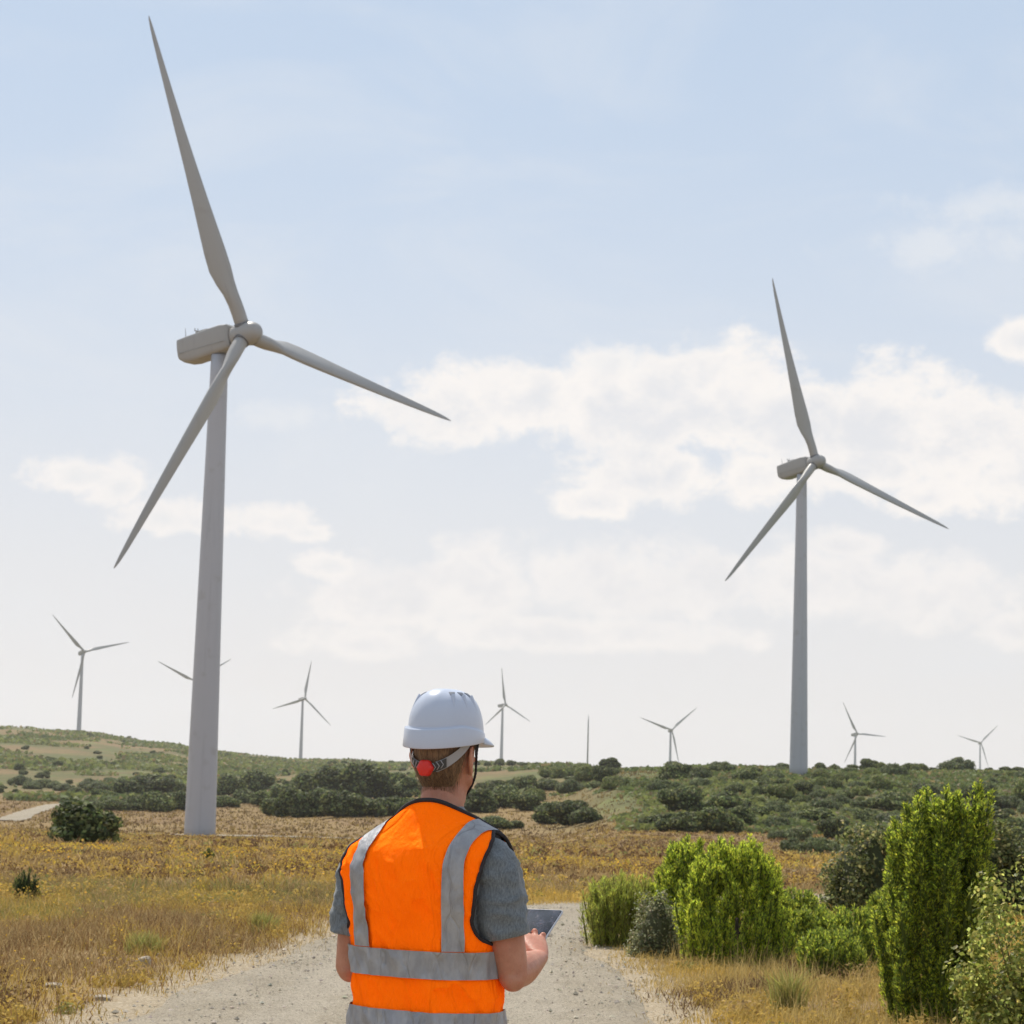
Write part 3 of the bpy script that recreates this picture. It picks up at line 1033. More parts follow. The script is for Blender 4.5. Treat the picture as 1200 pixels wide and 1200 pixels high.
def surf(th, h, off=0.0, wr=1.0):
    """outer surface of the vest; arrays allowed"""
    th, h = np.asarray(th, float), np.asarray(h, float)
    a, b, cy = (sinterp(h, VH, q) for q in (VA, VB, VY))
    c, s = np.cos(th), np.sin(th)
    e = .88
    x = (a + off) * np.sign(c) * np.abs(c) ** e
    y = cy + (b + off) * np.sign(s) * np.abs(s) ** e
    # folds: long soft vertical ones, drawn in at the belt, and small creases
    hh = h * 1.0
    k = np.clip((1.52 - h) / .15, 0, 1)
    P = np.stack([x * 9, y * 9, hh * 1.6], -1)
    f1 = (fbm(P, 2) - .5) * .055
    Q = np.stack([x * 14 + hh * 5, y * 14, hh * 9], -1)
    f2 = (1 - np.abs(fbm(Q, 3) * 2 - 1)) ** 3 * .013 - .004
    diag = np.exp(-((h - 1.40) / .05) ** 2) * np.clip(-c, 0, 1)
    f3 = np.sin(hh * 210 + th * 22) * .0035 * diag
    d = wr * k * (f1 + f2 + f3)
    # drawn in a little where the two bands are sewn on
    for z0 in (1.113, .951):
        d = d + wr * .003 * np.exp(-((h - z0) / .04) ** 2) * np.sin(th * 23 + 5 * fbm(np.stack([x * 5, y * 5, hh], -1), 2))
    # loose hem sticks out at the right rear
    d = d + .02 * np.exp(-((h - .99) / .10) ** 2) * np.exp(-((th + .25) / .35) ** 2)
    x = x + c * d
    y = y + s * d
    x = x + cx_of(h)
    cw, sw = math.cos(YAW), math.sin(YAW)
    z = h + .05 * x * np.clip((h - 1.15) / .25, 0, 1)
    return np.stack([x * cw + y * sw, -x * sw + y * cw, z], -1)


def arm_w(h):
    """half angle of the arm hole at height h"""
    return np.radians(sinterp(h, [1.165, 1.18, 1.20, 1.24, 1.31, 1.385, 1.43, 1.455, 1.465], [0, 20, 29, 35, 34, 28, 19, 8, 0]))


def arm_curve(side, n=72):
    pts = []
    hs = 1.165 + (1.465 - 1.165) * (1 - np.cos(np.linspace(0, math.pi, n // 2))) / 2
    for h in hs:
        pts.append((-float(arm_w(h)), h))
    for h in hs[::-1]:
        pts.append((float(arm_w(h)) * 1.15, h))
    th = np.array([p[0] for p in pts]); h = np.array([p[1] for p in pts])
    if side < 0:
        th = math.pi - th
    return surf(th, h, .001)


def build_vest(M, person):
    nT, nH = 300, 190
    th = np.linspace(-math.pi, math.pi, nT, endpoint=False)
    t = np.linspace(0, 1, nH)
    TH, Tt = np.meshgrid(th, t, indexing='ij')
    H = .85 + Tt * (neck_h(TH) - .85)
    H = H + .004 * np.sin(TH * 7) * (1 - Tt) ** 8
    P = surf(TH, H)
    f = grid_faces(nT, nH, wrap_u=True)
    tf = TH.reshape(-1)[f[:, 0]] + (th[1] - th[0]) / 2
    hf = H.reshape(-1)[f].mean(1)
    inside = np.zeros(len(f), bool)
    for s in (1, -1):
        q = tf if s > 0 else np.where(tf > 0, math.pi - tf, -math.pi - tf)
        w = arm_w(np.clip(hf, 1.165, 1.465)) * np.where(q > 0, 1.15, 1)
        inside |= (hf > 1.165) & (hf < 1.465) & (np.abs(q) < w) & ((np.cos(tf) > 0) == (s > 0))
    f = f[~inside]
    me = mesh_np('vest', P.reshape(-1, 3), f, M['hivis'], smooth=True)
    bm = bmesh.new(); bm.from_mesh(me)
    bmesh.ops.delete(bm, geom=[v for v in bm.verts if not v.link_faces], context='VERTS')
    bm.to_mesh(me); bm.free()
    vest = link('safety_vest', me, person)
    so = vest.modifiers.new('t', 'SOLIDIFY'); so.thickness = .002; so.offset = -1
    # black piping on arm holes, neck and hem
    for s in (1, -1):
        c = arm_curve(s)
        mb = MB(); mb.tube(np.vstack([c, c[:1]]), .0055, 8, flat=(1.0, 1.0))
        link('piping', mb.mesh('piping', M['black_cloth']), vest)
    tn = np.linspace(-math.pi, math.pi, 90)
    c = surf(tn, neck_h(tn), .001)
    mb = MB(); mb.tube(c, .0065, 8)
    link('piping', mb.mesh('piping', M['black_cloth']), vest)
    # reflective bands round the body
    for (z0, z1) in ((1.076, 1.150), (.914, .988)):
        A, B = np.meshgrid(np.linspace(-math.pi, math.pi, 300, endpoint=False), np.linspace(z0, z1, 16), indexing='ij')
        P = surf(A, B, .0072)
        link('reflective_band', mesh_np('reflective_band', P.reshape(-1, 3), grid_faces(300, 16, wrap_u=True), M['reflex'], smooth=True), vest)
    # straps over the shoulders
    for s in (1, -1):
        cols = []
        for k in np.linspace(-.5, .5, 9):
            col = []
            x1 = s * .150
            for tau in np.linspace(0, 1, 90):
                h0 = 1.152
                xl = s * ((.143 if s > 0 else .122) + .014 * math.sin(min(1, tau * 2) * math.pi / 2)) + k * .050
                # highest point where the outline still reaches this far
                hm = float(np.interp(-abs(xl), [-v for v in VA[6:]], VH[6:])) - .0005
                q = 1 - abs(2 * tau - 1)
                h = h0 + (hm - h0) * math.sin(q * math.pi / 2)
                a = float(sinterp(h, VH, VA))
                c = max(-1, min(1, (abs(xl) / a)))
                ang = math.acos(c ** (1 / .88) if c < 1 else 1)
                front = tau > .5
                thv = ang if front else -ang
                if xl < 0:
                    thv = math.pi - thv
                col.append((thv, h))
            cols.append(col)
        C = np.array(cols)
        P = surf(C[..., 0], C[..., 1], .0075)
        link('reflective_strap', mesh_np('reflective_strap', P.reshape(-1, 3), grid_faces(9, 90), M['reflex'], smooth=True), vest)
    return vest


HEAD_C = np.array([.031, .035, 1.668])
HYAW = R(27)
HZ = [-.135, -.10, -.07, -.04, 0, .04, .08, .115, .14, .153, .158]
HRX = [.060, .060, .064, .071, .077, .079, .075, .061, .041, .022, .004]
HYB = [.052, .055, .068, .084, .097, .101, .094, .074, .048, .024, .004]
HYF = [.045, .062, .078, .084, .086, .088, .084, .070, .046, .024, .004]


def head_pt(phi, z, off=0.0):
    """phi measured from the back of the head (0) towards his right (+)"""
    rx, yb, yf = (float(sinterp(z, HZ, q)) for q in (HRX, HYB, HYF))
    x = (rx + off) * math.sin(phi)
    c = math.cos(phi)
    y = -(yb + off) * c if c > 0 else -(yf + off) * c
    return HEAD_C + w_((x, y, z), HYAW)


def hp(x, y, z):
    return HEAD_C + w_((x, y, z), HYAW)


SH_R, EL_R, WR_R = np.array([.172, -.118, 1.380]), np.array([.236, -.105, 1.088]), np.array([.312, .148, 1.112])
SH_L, EL_L, WR_L = np.array([-.188, .062, 1.370]), np.array([-.222, .075, 1.085]), np.array([.015, .250, 1.085])


def limb(mb, pts, rads, n=20, k=9, flat=None, up=None):
    P = np.array(pts); s = np.linspace(0, 1, len(P))
    t = np.linspace(0, 1, k * (len(P) - 1) + 1)
    Q = np.stack([sinterp(t, s, P[:, i]) for i in range(3)], -1)
    mb.tube(Q, sinterp(t, s, rads), n, round_ends=True, flat=flat, up=up)


def hand(mb, wrist, knuckle, normal, curls, spread=1.0, thumb=None, side=1, lens=(.074, .083, .077, .060)):
    """palm plus five fingers. normal = direction out of the back of the hand; side = +1 when the thumb lies along -across"""
    d = knuckle - wrist; L = np.linalg.norm(d); d /= L
    nn = normal - d * (normal @ d); nn /= np.linalg.norm(nn)
    ac = np.cross(d, nn) * side          # from index towards little finger
    rings = []
    for t, w, h in ((-.06, .024, .021), (.06, .026, .020), (.25, .033, .019), (.6, .040, .0175), (.9, .042, .0155), (1.05, .040, .013)):
        c = wrist + d * L * t
        rings.append([c + ac * w * math.copysign(abs(math.cos(a)) ** .75, math.cos(a)) + nn * h * math.copysign(abs(math.sin(a)) ** .8, math.sin(a)) for a in np.linspace(0, 2 * math.pi, 24, endpoint=False)])
    mb.loft(rings)
    tips = []
    for i in range(4):
        o = (-.030, -.010, .010, .029)[i]
        back = (0, .004, 0, -.009)[i]
        p0 = wrist + d * (L * .93 + back) + ac * o
        mb.ell(p0 + d * .004 + nn * .004, (.0105, .0105, .010))
        dirv = d + ac * (-.12, -.02, .09, .20)[i] * spread
        dirv /= np.linalg.norm(dirv)
        pts, rr = [p0 - dirv * .02, p0], [.0092, .0095]
        ang = 0
        p = p0
        for j, fr in enumerate((.46, .30, .24)):
            ang += curls[i][j]
            v = dirv * math.cos(ang) - nn * math.sin(ang)
            p = p + v * lens[i] * fr
            pts.append(p); rr.append((.0092, .0080, .0068)[j] * (.9 if i == 3 else 1))
        mb.tube(pts, rr, 12, round_ends=True)
        mb.ell(pts[2], (.0102, .0102, .0102), 10, 8)
        tips.append(pts[-1])
    tb = wrist + d * L * .22 - ac * .024 - nn * .006
    tpts = [tb] + [wrist + d * L * a - ac * b - nn * c for (a, b, c) in thumb]
    mb.tube(tpts, [.0135, .0125, .0105, .0085][:len(tpts)], 12, round_ends=True)
    return tips


def build_person(M):
    mb = MB()
    # trunk under the clothes
    rings = []
    for h in np.linspace(.80, 1.52, 24):
        a, b, cy = (float(sinterp(h, VH, q)) for q in (VA, VB, VY))
        rings.append([w_(((a - .035) * math.cos(t) + float(cx_of(h)), cy + (b - .03) * math.sin(t), h)) for t in np.linspace(0, 2 * math.pi, 28, endpoint=False)])
    mb.loft(rings)
    # neck
    n0 = np.array([.016, .002, 1.44]); n1 = HEAD_C + np.array([0, -.002, -.03])
    mb.tube([n0, n0 * .5 + n1 * .5, n1], [.072, .063, .060], 24)
    # head
    rings = []
    for z in np.linspace(-.118, .157, 30):
        rings.append([head_pt(t, z) for t in np.linspace(0, 2 * math.pi, 36, endpoint=False)])
    mb.loft(rings)
    mb.ell(hp(0, .060, -.070), (.036, .036, .026))                      # chin and jaw
    for s in (-1, 1):
        mb.tube([hp(s * .060, .01, -.045), hp(s * .048, .045, -.064), hp(s * .02, .078, -.076)], [.020, .019, .017], 10, round_ends=True)
        mb.ell(hp(s * .034, .076, .004), (.020, .014, .013))                # cheek bone
        mb.ell(hp(s * .032, .084, .040), (.020, .010, .008))                # brow
        # ear: outer rim, lobe, hollow
        e = [hp(s * (.077 + .017 * a), b - .006 - .008 * a, c * 1.15) for (a, b, c) in ((.2, .010, -.030), (.5, .000, -.030), (.9, -.014, -.012), (1.15, -.020, .010), (1.0, -.014, .028), (.6, .002, .034), (.3, .012, .022))]
        mb.tube(e, [.0055, .0065, .0055, .0055, .0055, .005, .0045], 8, round_ends=True)
        mb.ell(hp(s * .084, -.011, .002), (.009, .019, .030), 12, 10)
        mb.ell(hp(s * .081, .004, -.028), (.006, .009, .011), 10, 8)
    mb.tube([hp(0, .086, .034), hp(0, .100, .010), hp(0, .112, -.008), hp(0, .098, -.016)], [.008, .010, .013, .010], 12, round_ends=True)  # nose
    for s in (-1, 1):
        mb.ell(hp(s * .013, .098, -.012), (.008, .009, .007))
    mb.tube([hp(-.022, .083, -.038), hp(0, .092, -.036), hp(.022, .083, -.038)], [.005, .0075, .005], 8, round_ends=True)   # lips
    mb.tube([hp(-.020, .082, -.046), hp(0, .090, -.047), hp(.020, .082, -.046)], [.005, .0075, .005], 8, round_ends=True)
    # arms
    for (S, E_, W) in ((SH_R, EL_R, WR_R), (SH_L, EL_L, WR_L)):
        m = S * .45 + E_ * .55
        limb(mb, [S, m, E_ + (S - E_) * .16, E_], [.058, .053, .047, .043])
        f1 = E_ + (W - E_) * .28; f2 = E_ + (W - E_) * .7
        limb(mb, [E_, f1, f2, E_ + (W - E_) * .97], [.043, .047, .035, .0245])
        mb.ell(E_ + np.array([0, -.008, -.010]), (.037, .037, .037))
    # right hand tapping the tablet, left hand gripping its near corner
    kr = np.array([.290, .232, 1.161])
    hand(mb, WR_R, kr, np.array([.30, -.62, .75]), [(.36, .62, .32), (.02, 1.02, .5), (-.2, 1.2, .55), (-.35, 1.1, .55)], thumb=[(.5, .050, .016), (.8, .058, .026), (1.02, .050, .032)], side=1)
    kl = np.array([.098, .322, 1.108])
    hand(mb, WR_L, kl, np.array([.16, .466, -.846]), [(0, .15, .1), (0, .15, .1), (-.06, .1, .1), (-.15, .1, .1)], thumb=[(.5, .046, -.004), (.95, .040, .024), (1.6, .020, .036)], side=1)
    # legs
    for s in (-1, 1):
        hip, kn, an = w_((s * .095, -.005, .86)), w_((s * .115, .01, .48)), w_((s * .13, -.02, .09))
        limb(mb, [hip, hip * .5 + kn * .5, kn], [.085, .078, .056]); limb(mb, [kn, kn * .7 + an * .3, an], [.054, .056, .036])
        mb.tube([an + np.array([0, 0, -.03]), w_((s * .14, .06, .045)), w_((s * .15, .15, .035))], [.038, .038, .030], 12, round_ends=True)
    body = link('person', mb.mesh('person', M['skin'], fix=False), None, tuple(BASE))
    remesh(body, .0033, 5, .5)
    tag(body, 'man seen from behind on the gravel road, in white hard hat and orange vest', 'person')

    # T-shirt
    mb = MB()
    rings = []
    for h in np.linspace(.9, 1.535, 36):
        a, b, cy = (float(sinterp(h, VH, q)) for q in (VA, VB, VY))
        rings.append([w_(((a - .018) * math.cos(t) + float(cx_of(h)), cy + (b - .016) * math.sin(t), h + .05 * a * math.cos(t) * min(1, max(0, (h - 1.15) / .25)))) for t in np.linspace(0, 2 * math.pi, 48, endpoint=False)])
    mb.loft(rings)
    for (S, E_, hem, r0, r1) in ((SH_R, EL_R, .64, .074, .066), (SH_L, EL_L, .68, .074, .071)):
        inn = S + (np.array([0.0, -.03, 1.42]) - S) * .45
        A = [inn, S + (inn - S) * .25 + np.array([0, 0, .008]), S + (E_ - S) * .10 + np.array([0, 0, .004]), S + (E_ - S) * .35, S + (E_ - S) * hem]
        Q = np.stack([sinterp(np.linspace(0, 1, 44), np.linspace(0, 1, 5), np.array(A)[:, i]) for i in range(3)], -1)
        rad = sinterp(np.linspace(0, 1, 44), [0, .25, .5, .75, 1], [.058, .064, .069, r0 - .003, r1])
        T = np.gradient(Q, axis=0); T /= np.linalg.norm(T, axis=1)[:, None]
        rings = []
        a0 = np.array([0, 1.0, 0])
        for k in range(44):
            a = a0 - T[k] * (a0 @ T[k]); a /= np.linalg.norm(a); b = np.cross(T[k], a)
            ring = []
            for t in np.linspace(0, 2 * math.pi, 48, endpoint=False):
                dv = math.cos(t) * a + math.sin(t) * b
                p = Q[k] + dv * rad[k]
                lo = max(0, k / 43 - .35)
                wr = float((1 - abs(fbm(np.array([p[0] * 16 + p[2] * 8, p[1] * 16, p[2] * 22]), 3) * 2 - 1)) ** 3) * .014 - .003 + math.sin(t * 3 + 1.0) * .004 * lo
                ring.append(Q[k] + dv * (rad[k] + wr * min(1, k / 14)))
            rings.append(ring)
        # stitched hem and inward turn
        e = Q[-1]; d = T[-1]
        last = rings[-1]
        rings[-5] = [p + (p - Q[-5]) / np.linalg.norm(p - Q[-5]) * -.0012 for p in rings[-5]]
        rings.append([p + d * .003 - (p - e) * .02 for p in last])
        rings.append([p - d * .004 - (p - e) * .05 for p in last])
        rings.append([p - d * .05 - (p - e) * .06 for p in last])
        n = 48
        v = [p for r in rings for p in r]
        mb.add(v, [tuple(q) for q in grid_faces(len(rings), n, wrap_v=True)])
    link('tshirt', mb.mesh('tshirt', M['tshirt']), body)

    for sd in (-1, 1):
        mb = MB(); c = hp(sd * .031, .0715, .022)
        mb.ell(c, (.0125, .0125, .0125), 16, 12)
        mb.ell(c + w_((0, .0088, 0), HYAW), (.0052, .0048, .0052), 12, 8, mi=1)
        link('eye', mb.mesh('eye', [M['eye_white'], M['vent_dark']]), body)
        mb = MB()
        mb.tube([hp(sd * .014, .090, .042), hp(sd * .030, .0925, .047), hp(sd * .048, .084, .043)], [.0022, .0034, .0018], 8, round_ends=True)
        link('eyebrow', mb.mesh('eyebrow', M['hair']), body)
    build_vest(M, body)

    # trousers and boots
    mb = MB()
    rings = []
    for h in np.linspace(.80, 1.0, 8):
        rings.append([w_((.195 * math.cos(t), -.005 + .135 * math.sin(t), h)) for t in np.linspace(0, 2 * math.pi, 32, endpoint=False)])
    mb.loft(rings)
    for s in (-1, 1):
        limb(mb, [w_((s * .095, -.005, .86)), w_((s * .108, .0, .66)), w_((s * .115, .01, .48)), w_((s * .125, -.01, .25)), w_((s * .13, -.02, .10))], [.108, .098, .080, .074, .072])
    tr = link('trousers', mb.mesh('trousers', M['trousers'], fix=False), body)
    remesh(tr, .008, 4)
    for s in (-1, 1):
        mb = MB()
        mb.tube([w_((s * .13, -.02, .20)), w_((s * .13, -.022, .12)), w_((s * .13, -.02, .06))], [.056, .054, .052], 18, round_ends=True)
        mb.tube([w_((s * .13, -.05, .052)), w_((s * .14, .05, .052)), w_((s * .15, .15, .046))], [.050, .052, .046], 18, round_ends=True, flat=(1, 1))
        b = link('boot', mb.mesh('boot', M['black_cloth'], fix=False), body); remesh(b, .006, 5)

    # hair: covers back and sides below the helmet, with combed strands
    nP, nZ = 120, 40
    V = []
    for i in range(nP):
        p = R(-112) + R(224) * i / (nP - 1)
        ap = abs(math.degrees(p))
        zb = float(np.interp(ap, [0, 25, 45, 56, 66, 74, 95, 112], [-.106, -.102, -.088, -.066, -.030, .045, .050, .020]))
        for j in range(nZ):
            t = j / (nZ - 1)
            z = zb + (.085 - zb) * t
            k = min(1, t * 5); e = min(1, (112 - ap) / 10)
            nz = float(vnoise(np.array([p * 42, z * 12, 0.0]))) * .55 + float(vnoise(np.array([p * 95, z * 22, 5.0]))) * .45
            V.append(head_pt(p, z, .0005 + k * e * (.0085 + .0075 * (nz - .5))))
    me = mesh_np('hair', np.array(V), grid_faces(nP, nZ), M['hair'], smooth=True)
    hair = link('hair', me, body)
    # loose strand ends along the hairline
    rng = np.random.default_rng(2)
    SV, n = [], 1500
    for k in range(n):
        ph = R(rng.uniform(-100, 100)); ap = abs(math.degrees(ph))
        zb = float(np.interp(ap, [0, 25, 45, 56, 66, 74, 95, 112], [-.106, -.102, -.088, -.066, -.030, .045, .050, .020]))
        z0 = zb + rng.uniform(.0, .11)
        ln = rng.uniform(.015, .032)
        a = head_pt(ph, z0, .0125); b = head_pt(ph + rng.normal(0, .05), z0 - ln, .009 + rng.uniform(0, .006)); s = head_pt(ph + .013, z0, .0125)
        SV += [a, s, b]
    st = link('hair_strands', mesh_np('hair_strands', np.array(SV), np.arange(3 * n).reshape(-1, 3), M['hair']), hair)
    build_helmet(M, body)

    # tablet, held in both hands
    A = np.array([.318, .245, 1.134]); e = np.array([-.88, .455, -.02]); e /= np.linalg.norm(e)
    Bv = np.array([.047, .170, .108]); g = Bv / np.linalg.norm(Bv); g = g - e * (g @ e); g /= np.linalg.norm(g)
    nn = np.cross(g, e); nn = nn if nn[2] > 0 else -nn
    A = A + BASE

    def slab(lo, hi, r, mat, name, par):
        mb = MB(); rings = []
        for (z, k) in ((lo[2], .0025), (lo[2] + .002, 0), (hi[2] - .001, 0), (hi[2], .001)):
            ring = []
            for (cx, cy, a0) in ((hi[0] - r, hi[1] - r, 0), (lo[0] + r, hi[1] - r, 90), (lo[0] + r, lo[1] + r, 180), (hi[0] - r, lo[1] + r, 270)):
                for a in np.linspace(a0, a0 + 90, 6):
                    ring.append((cx + (r - k) * math.cos(R(a)), cy + (r - k) * math.sin(R(a)), z))
            rings.append(ring)
        mb.loft(rings)
        o = link(name, mb.mesh(name, mat), par)
        return sharp(o, 50)
    
    root = bpy.data.objects.new('tablet', None); COL.objects.link(root)
    m = Matrix((tuple(-e), tuple(g), tuple(nn))).transposed().to_4x4(); m.translation = Vector(A)
    root.matrix_world = m
    tag(root, 'dark screened tablet computer held in front of the man', 'tablet')
    slab((-.236, .008, -.0072), (-.006, .190, 0), .010, M['alu'], 'case', root)
    slab((-.2335, .0105, -.003), (-.0085, .1875, .0008), .008, M['screen'], 'screen', root)


def build_helmet(M, body):
    c0 = HEAD_C
    nP = 96
    def pt(phi, r_scale, z, add=0.0):
        """phi from the front"""
        a, b = .1015, .126
        x = (a * r_scale + add) * math.sin(phi)
        y = -.004 + (b * r_scale + add) * math.cos(phi)
        return hp(x, y, z)

    def rim(phi):
        back = (1 - math.cos(phi)) / 2       # 0 front, 1 back
        return .058 - .030 * back ** 1.5
    top = .197
    rings = []
    phis = np.linspace(0, 2 * math.pi, nP, endpoint=False)
    kb = [float(np.clip((1 - math.cos(p)) / 2 * 1.9 - .45, 0, 1)) for p in phis]      # collar only round the back
    rows = [('in', 0), ('rim', 0), ('rim', .05), ('rim', .5), ('rim', .95), ('rim', 1), ('step', 0)] + [('dome', t) for t in np.linspace(.02, 1, 30)]
    for typ, t in rows:
        ring = []
        for p, k in zip(phis, kb):
            z0 = rim(p); zc = z0 + .018 + .036 * k
            if typ == 'in':
                ring.append(pt(p, 1.0, z0 + .002, -.006))
            elif typ == 'rim':
                ring.append(pt(p, 1.0, z0 + (zc - z0) * t, .004 + .0105 * k - .004 * k * t - (.0008 if t in (0, 1) else 0)))
            elif typ == 'step':
                ring.append(pt(p, 1.0, zc + .003, .0035 * (1 - k) - .0005 * k))
            else:
                zb = zc + .005
                u = t * math.pi / 2
                rs = max(.004, math.cos(u)) ** .56
                z = zb + (top - zb) * math.sin(u) ** 1.12
                # raised centre ridge front to back
                x = .1015 * rs * math.sin(p)
                ridge = .004 * math.exp(-(x / .030) ** 4) * math.sin(u) ** .5 * (1 if rs > .03 else 1)
                ring.append(pt(p, rs, z + ridge))
        rings.append(ring)
    mb = MB()
    v = [q for r in rings for q in r]
    mb.add(v, [tuple(q) for q in grid_faces(len(rings), nP, wrap_v=True)])
    mb.add([rings[-1][k] for k in range(nP)], [tuple(range(nP))])
    hat = link('hard_hat', mb.mesh('hard_hat', M['helmet']), body)
    so = hat.modifiers.new('t', 'SOLIDIFY'); so.thickness = .0025; so.offset = -1
    # peak
    mb = MB(); P2 = []
    for p in np.linspace(R(-72), R(72), 40):
        k = max(0, math.cos(p * 90 / 72)) ** .7
        P2.append([pt(p, 1.0, rim(p) + .012, .003), pt(p, 1.0, rim(p) + .008 - .006 * k, .004 + .022 * k), pt(p, 1.0, rim(p) - .002 - .014 * k, .005 + .045 * k), pt(p, 1.0, rim(p) - .006 - .014 * k, .004 + .045 * k), pt(p, 1.0, rim(p) - .003 - .006 * k, .002 + .02 * k), pt(p, 1.0, rim(p) + .004, -.001)])
    mb.loft(P2)
    link('peak', mb.mesh('peak', M['helmet']), hat)
    # vents: three dark slots with raised hoods on each side of the ridge
    def dome(p, t, add=0.0):
        k = float(np.clip((1 - math.cos(p)) / 2 * 1.9 - .45, 0, 1))
        zb = rim(p) + .018 + .036 * k + .005
        u = t * math.pi / 2
        rs = max(.004, math.cos(u)) ** .56
        return pt(p, rs, zb + (top - zb) * math.sin(u) ** 1.12 + add, add * .6)
    for s in (-1, 1):
        for k, p0 in enumerate((134, 110, 86)):
            mb = MB(); rings = []
            for f in np.linspace(0, 1, 6):
                t = .60 + .17 * f
                wdt = R(3.0 + 5.2 * f)
                ring = []
                for q in np.linspace(-1, 1, 5):
                    ring.append(dome(s * R(p0) + q * wdt, t, .0012))
                for q in np.linspace(1, -1, 5):
                    ring.append(dome(s * R(p0) + q * wdt, t, -.002))
                rings.append(ring)
            mb.loft(rings)
            link('vent', mb.mesh('vent', M['vent_slot'], smooth=False), hat)
            mb = MB(); rings = []
            for f in np.linspace(0, 1, 8):
                t = .36 + .27 * f
                wdt = R(.4 + 4.8 * f); hgt_ = .0004 + .0062 * f ** 1.5
                rings.append([dome(s * R(p0) - wdt, t, -.002), dome(s * R(p0) - wdt * .55, t, hgt_), dome(s * R(p0) + wdt * .55, t, hgt_), dome(s * R(p0) + wdt, t, -.002)])
            mb.loft(rings)
            link('vent_hood', mb.mesh('vent_hood', M['helmet'], smooth=False), hat)
    # head band strap, chevron wings, ratchet knob
    def band(p0, p1, z_of, w, off, name, mat, th=.0022, n=40):
        mb = MB(); rings = []
        for p in np.linspace(p0, p1, n):
            zc = z_of(p)
            rings.append([head_pt(p, zc - w(p), off + .001), head_pt(p, zc - w(p), off + th), head_pt(p, zc + w(p), off + th + .001), head_pt(p, zc + w(p), off + .001)])
        mb.loft(rings)
        return link(name, mb.mesh(name, mat, smooth=False), hat)
    zf = lambda p: -.024 + .115 * (abs(p) / R(90)) ** 2.0
    band(R(16), R(74), zf, lambda p: .0145, .016, 'strap', M['strap'])
    band(R(-74), R(-16), zf, lambda p: .0145, .016, 'strap', M['strap'])
    band(R(-34), R(34), zf, lambda p: .0125, .0195, 'buckle', M['vent_dark'])
    for s in (-1, 1):
        for k in range(3):
            a = R(15 + 6.5 * k)
            mb = MB()
            pts = [head_pt(s * (a - R(3.0)), zf(a) + .011, .0235), head_pt(s * (a + R(1.2)), zf(a), .0235), head_pt(s * (a - R(3.0)), zf(a) - .011, .0235)]
            mb.tube(pts, .0016, 5)
            link('chevron', mb.mesh('chevron', M['strap']), hat)
    kc = head_pt(R(0), -.024, .022); kd = head_pt(0, -.024, .05) - kc; kd /= np.linalg.norm(kd)
    mb = MB(); rings = []
    a = np.cross(kd, [0, 0, 1.0]); a /= np.linalg.norm(a); b = np.cross(kd, a)
    for (d, r) in ((0, .0225), (.010, .0235), (.014, .0225), (.017, .019), (.0175, .004)):
        ring = []
        for q in range(72):
            t = 2 * math.pi * q / 72
            rr = r * (1 + .05 * math.cos(6 * t)) if r > .01 else r
            ring.append(kc + kd * d + rr * (math.cos(t) * a + math.sin(t) * b))
        rings.append(ring)
    mb.loft(rings)
    sharp(link('ratchet_knob', mb.mesh('ratchet_knob', M['red']), hat), 40)
    # chin strap: down in front of the ears to under the chin
    mb = MB()
    L_ = []
    for s in (1, -1):
        pts = [hp(s * .088, .030, .060), hp(s * .0865, .022, .020), hp(s * .082, .028, -.030), hp(s * .066, .036, -.070), hp(s * .034, .052, -.100), hp(0, .058, -.106)]
        L_ += pts if s > 0 else pts[::-1][1:]
    Q = np.stack([sinterp(np.linspace(0, 1, 90), np.linspace(0, 1, len(L_)), np.array(L_)[:, i]) for i in range(3)], -1)
    mb.tube(Q, [.0032 + .0009 * (k % 2) for k in range(90)], 7)
    mb.tube([hp(.089, .012, .062), hp(.0875, .016, .020), hp(.0865, .022, -.004)], .0034, 6)
    link('chin_strap', mb.mesh('chin_strap', M['black_cloth']), hat)


